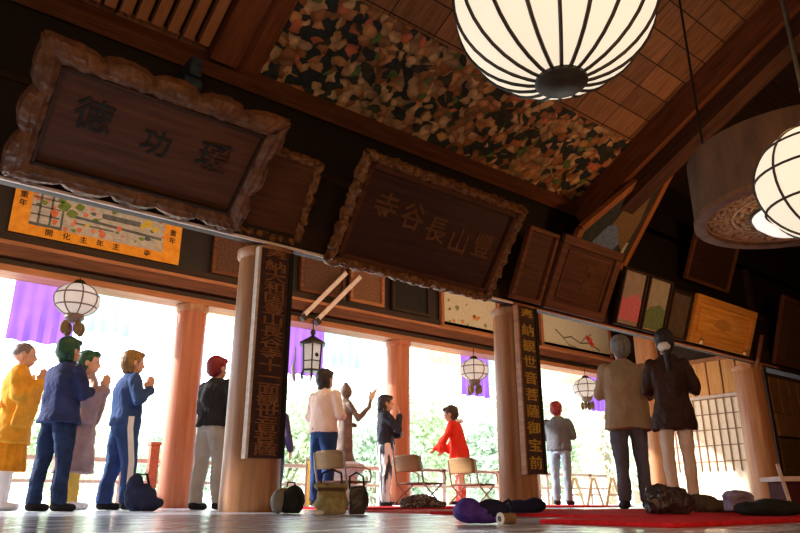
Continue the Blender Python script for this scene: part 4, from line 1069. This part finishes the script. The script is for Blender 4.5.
    for si, s in enumerate((-1, 1)):
        E, Wp_, dd_, nn = [Vector(q) for q in A[si]]; E.x *= s; Wp_.x *= s
        S = Vector((s * .158 * k, -.005, 1.3)); We = E.lerp(Wp_, tpp.get('slen', .93))
        m.cap(S, E, .066 * sw, .057 * sw); m.cap(E, We, .057 * sw, .046 * sw)
        if tpp.get('wide'):
            mid = E.lerp(We, .75); z2 = tpp['wide']
            X = (We - E); X.z = 0; X = X.normalized(); Y = Vector((-X.y, X.x, 0)); cm = E.lerp(We, .5)
            L = (We - E); L.z = 0; L = L.length / 2 + .02
            c2 = cm - X * .04
            m.loft([(Vector((c2.x, c2.y, z2)), L * .75, .03, X, Y), (Vector((cm.x, cm.y, (z2 + cm.z) / 2)), L * .85, .045, X, Y), (Vector((cm.x, cm.y, cm.z + .0)), L * .9, .05, X, Y)], 16)
    jk = link(tpp.get('name', 'jacket'), bendmesh(remeshed(m, .0125, 2, tpp.get('wr', .02), 8, (1, 1, .7))), tpp['mat'], root)
    if tpp.get('collar'):
        m = MB(); m.loft([((0, -.01, 1.355), .088, .08), ((0, -.008, 1.405), .07, .068)], 20, caps=False)
        o = m.build('collar', tpp['collar'], jk, smooth=True); sm = o.modifiers.new('s', 'SOLIDIFY'); sm.thickness = .012
    # shoes
    sm_ = shoes or M['blackcloth']
    for s in (-1, 1):
        st_ = stride * s; m = MB()
        m.cap((s * stance, st_ - .035, .045), (s * (stance + .015), st_ + .14, .034), .044, .036).ell((s * stance, st_, .07), .045, .06, .04)
        me = remeshed(m, .01, 2)
        for v in me.vertices: v.co.z = max(.0, v.co.z)
        link('shoe', me, sm_, root)
    if extras: extras(root, bendmesh)
    return root
def hairm(n, a, b): return noisemat('hair_' + n, a, b, (4, 4, 1), .5, 8, .2)
H_green = hairm('dark_green', (.01, .03, .02), (.02, .1, .055)); H_gold = hairm('golden', (.09, .05, .03), (.36, .2, .05)); H_red = hairm('red', (.1, .008, .012), (.32, .025, .03))
H_blk = hairm('black', (.012, .01, .012), (.05, .04, .045)); H_grey = hairm('grey', (.1, .095, .09), (.28, .27, .25)); H_brn = hairm('brown', (.02, .012, .01), (.08, .05, .04))
orange = clothmat('orange_robe', (.9, .42, .04), .6); orange2 = clothmat('orange_skirt', (.85, .34, .02), .6)
navy = clothmat('navy_jacket', (.04, .055, .17), .5); jeans = clothmat('dark_jeans', (.03, .055, .14), .35, ns=9)
mauve = clothmat('mauve_robe', (.36, .25, .25), .6); yel = clothmat('yellow_trousers', (.75, .5, .1))
blue = clothmat('blue_tracksuit', (.05, .1, .28), .6)
def sash(root, bm_):
    link('sash', remeshed(MB().cap((-.15, .1, 1.33), (.14, .12, .95), .02, .02).cap((-.15, -.1, 1.33), (.16, -.12, .95), .02, .02), .01, 1), clothmat('pale_sash', (.9, .55, .2)), root)
person('shaven monk in an orange robe with hands joined, at the far left', 27, 343, 1.7, 68, 'pray', dict(mat=orange, hem=.62, hemr=.22, wide=.78, slen=.9, sleeve=1.2, fat=1.12, name='robe'), dict(kind='skirt', hem=.36, flare=.23, mat=orange2, under=M['white']), dict(style='shaven', mat=hairm('stubble', (.1, .08, .08), (.2, .16, .15))), extras=sash, shoes=M['white'])
person('person in navy jacket and dark jeans with dark green hair, right of the monk', 72, 338, 1.62, 28, 'front', dict(mat=navy, hem=.8, fat=1.18, hemr=.2), dict(kind='trousers', mat=jeans, fat=1.05), dict(style='bob', mat=H_green), stride=.05, stance=.11, shoes=M['blackcloth'])
person('person in a mauve robe with green tinted hair and joined hands, behind the navy jacket', 91, 351, 1.74, 78, 'pray', dict(mat=mauve, hem=.36, hemr=.24, wide=.85, sleeve=1.1, fat=1.08, name='robe'), dict(kind='trousers', mat=yel, fat=1), dict(style='bob', mat=H_green), shoes=M['white'])
person('person in a blue tracksuit with a white stripe down the leg and golden brown hair', 135, 351, 1.66, 55, 'pray', dict(mat=blue, hem=.84, fat=1.12), dict(kind='trousers', mat=blue, fat=1.15, stripe=1), dict(style='bob', mat=H_gold), stride=.09, stance=.11)
person('person with red hair in a black jacket and light grey trousers beside the foreground column', 219, 357, 1.62, 35, 'front', dict(mat=clothmat('black_jacket', (.03, .03, .035), .6), hem=.86, fat=1.2), dict(kind='trousers', mat=clothmat('light_grey_trousers', (.55, .53, .5), .7), fat=1.12), dict(style='short', mat=H_red), stride=.07, stance=.1)
person('person in dark clothes almost hidden behind the wide sign', 277, 396, 1.55, 20, 'down', dict(mat=clothmat('dark_plum', (.07, .05, .12)), hem=.8), dict(kind='trousers', mat=jeans), dict(style='short', mat=H_blk))
person('woman in a pale pink shirt and blue jeans standing behind the left folding chair', 326, 371, 1.62, 40, 'hold', dict(mat=clothmat('pale_pink_shirt', (.86, .68, .62), .85), hem=.86, fat=1.15, name='shirt'), dict(kind='trousers', mat=clothmat('blue_jeans', (.03, .07, .22), .5), fat=1.12), dict(style='bob', mat=H_blk), stance=.1)
stripes = newmat('black_white_trousers')
m_, nt, b = stripes; mp = coords(nt, (1, 1, .25)); n = nt.nodes.new('ShaderNodeTexNoise'); n.inputs['Scale'].default_value = 12; nt.links.new(mp.outputs[0], n.inputs[0]); r = ramp(nt, [(.46, (.02, .025, .04)), (.54, (.75, .75, .78))]); nt.links.new(n.outputs['Fac'], r.inputs[0]); nt.links.new(r.outputs[0], b.inputs['Base Color'])
person('long haired woman in a black jacket and black and white trousers, hand at her face', 386, 395, 1.62, 80, 'face', dict(mat=clothmat('black_top', (.035, .04, .06), .6), hem=.9), dict(kind='trousers', mat=m_, fat=1.05), dict(style='long', mat=H_blk))
rs = newmat('red_white_trousers'); m2_, nt, b = rs; mp = coords(nt, (1, 1, .8)); n = nt.nodes.new('ShaderNodeTexNoise'); n.inputs['Scale'].default_value = 9; nt.links.new(mp.outputs[0], n.inputs[0]); r = ramp(nt, [(.48, (.85, .1, .05)), (.54, (.92, .85, .8))]); nt.links.new(n.outputs['Fac'], r.inputs[0]); nt.links.new(r.outputs[0], b.inputs['Base Color'])
person('small child in a bright red jacket leaning left with arms held low', 458, 407, 1.36, -75, 'reach', dict(mat=clothmat('red_jacket', (.85, .05, .03), .8), hem=.7, hemr=.21, fat=1.1, collar=M['white'], wide=.86), dict(kind='trousers', mat=m2_, fat=1.05), dict(style='bob', mat=H_brn), headscale=1.2, bend=.22)
person('person in a grey jacket and pale jeans with red hair, right of the narrow sign', 556, 403, 1.62, 32, 'front', dict(mat=clothmat('grey_jacket', (.13, .14, .16), .7), hem=.84, fat=1.15), dict(kind='trousers', mat=clothmat('pale_jeans', (.3, .42, .52), .6), fat=1.0), dict(style='short', mat=H_red))
person('elderly grey haired man in a beige jacket and grey trousers seen from behind', 619, 338, 1.66, 8, 'front', dict(mat=clothmat('beige_jacket', (.46, .34, .23), .8), hem=.72, hemr=.2, fat=1.22), dict(kind='trousers', mat=clothmat('slate_trousers', (.16, .16, .23), .6), fat=1.08), dict(style='short', mat=H_grey), stance=.1, build=.95)
person('woman in a dark brown coat and cream trousers with a ponytail in a white tie', 663, 332, 1.62, 18, 'front', dict(mat=clothmat('brown_coat', (.06, .03, .022), .6, .5), hem=.7, hemr=.21, fat=1.04, wr=.026, name='coat'), dict(kind='trousers', mat=clothmat('cream_trousers', (.85, .7, .58), .8), fat=.95), dict(style='ponytail', mat=H_blk), stance=.095, build=.88)
# navy bag at the blue person's feet
def ex(t): handle(t, [(-.08, 0, .2), (-.04, 0, .33), (.04, 0, .33), (.08, 0, .2)], .012, nv, 'strap')
blob('shoulder_bag', 'slumped navy shoulder bag on the floor right of the blue tracksuit', 'bag', 140, 6.7, [('e', (0, 0, .12), .15, .1, .13), ('e', (.09, 0, .07), .13, .1, .07), ('e', (-.06, 0, .24), .07, .06, .1)], clothmat('navy_bag', (.035, .045, .11)), 0, wr=.015, extra=ex)

# ------------------------------------------------------------------ light
w = bpy.data.worlds.new('world'); bpy.context.scene.world = w; w.use_nodes = True; nt = w.node_tree
bgn = nt.nodes['Background']; bgn.inputs[0].default_value = (.86, .93, 1, 1); bgn.inputs[1].default_value = 6.0
sun = bpy.data.lights.new('sun', 'SUN'); sun.energy = 9; sun.angle = radians(2); sun.color = (1, .95, .88)
so = bpy.data.objects.new('sun', sun); C.objects.link(so)
so.rotation_euler = Vector((.64, -.62, -.42)).to_track_quat('-Z', 'Y').to_euler()
def lamp(loc, e, c, s, tgt=None, kind='AREA', sy=None):
    l = bpy.data.lights.new('fill_or_lamp_light', kind); l.energy = e; l.color = c
    if kind == 'AREA':
        l.size = s
        if sy: l.shape = 'RECTANGLE'; l.size_y = sy
    else: l.shadow_soft_size = s
    o = bpy.data.objects.new('fill_or_lamp_light', l); C.objects.link(o); o.location = loc
    if tgt: o.rotation_euler = (Vector(tgt) - Vector(loc)).to_track_quat('-Z', 'Y').to_euler()
    return o
warm = (1, .5, .19)
lamp((1.5, -.5, 1.6), 33, warm, 1.2, (3.5, 5.6, 3.4))  # unseen fill added to light the plaques
lamp((8.5, 1.5, 2.2), 80, warm, 1.0, (11, 5.6, 3.0))  # unseen light added to brighten the golden board and right end
lamp((5, 5.98, 3.0), 170, (1, .62, .34), 13, (5, 9, 2.7), sy=.25)  # strip light added out of view behind the lintel to brighten the veranda wall
lamp((-1.5, -1.5, 1.3), 85, (1, .66, .38), 2.0, (5.5, 4.5, 1.2))  # fill added behind the camera for the people and column fronts
lamp((cd.x - .35, cd.y - .5, cd.z - .5), 7, warm, .1, kind='POINT')
lamp((c0.x, c0.y, c0.z + .9), 20, warm, .3, kind='POINT')
lamp((c1.x, c1.y, c1.z + .5), 8, warm, .2, kind='POINT')

GR = {'round_column': 'round timber columns', 'temple_curtain': 'five colour curtains in the openings', 'hanging_lantern': 'globe lanterns hanging from the outer beam', 'a_frame_stand': 'pale wooden trestles outside', 'slanted_rod': 'pair of slanted white rods', 'red_carpet': 'red felt carpets on the floor', 'votive_painting': 'votive paintings in a row', 'paper_lantern': 'glowing paper lanterns', 'framed_picture': 'dim framed pictures on the veranda wall', 'fence_post': 'short red-brown posts', 'hanging_plaque': 'carved plaques over the lintel', 'framed_plaque': 'framed boards over the lintel'}
for o in C.objects:
    k = o.name.split('.')[0]
    if o.parent is None and o.get('label') and k in GR: o['group'] = GR[k]
vs_ = bpy.context.scene.view_settings
vs_.view_transform = 'Standard'; vs_.look = 'None'; vs_.exposure = 0.0; vs_.gamma = 1
bpy.context.scene.cycles.max_bounces = 8
bpy.context.scene.cycles.use_denoising = True
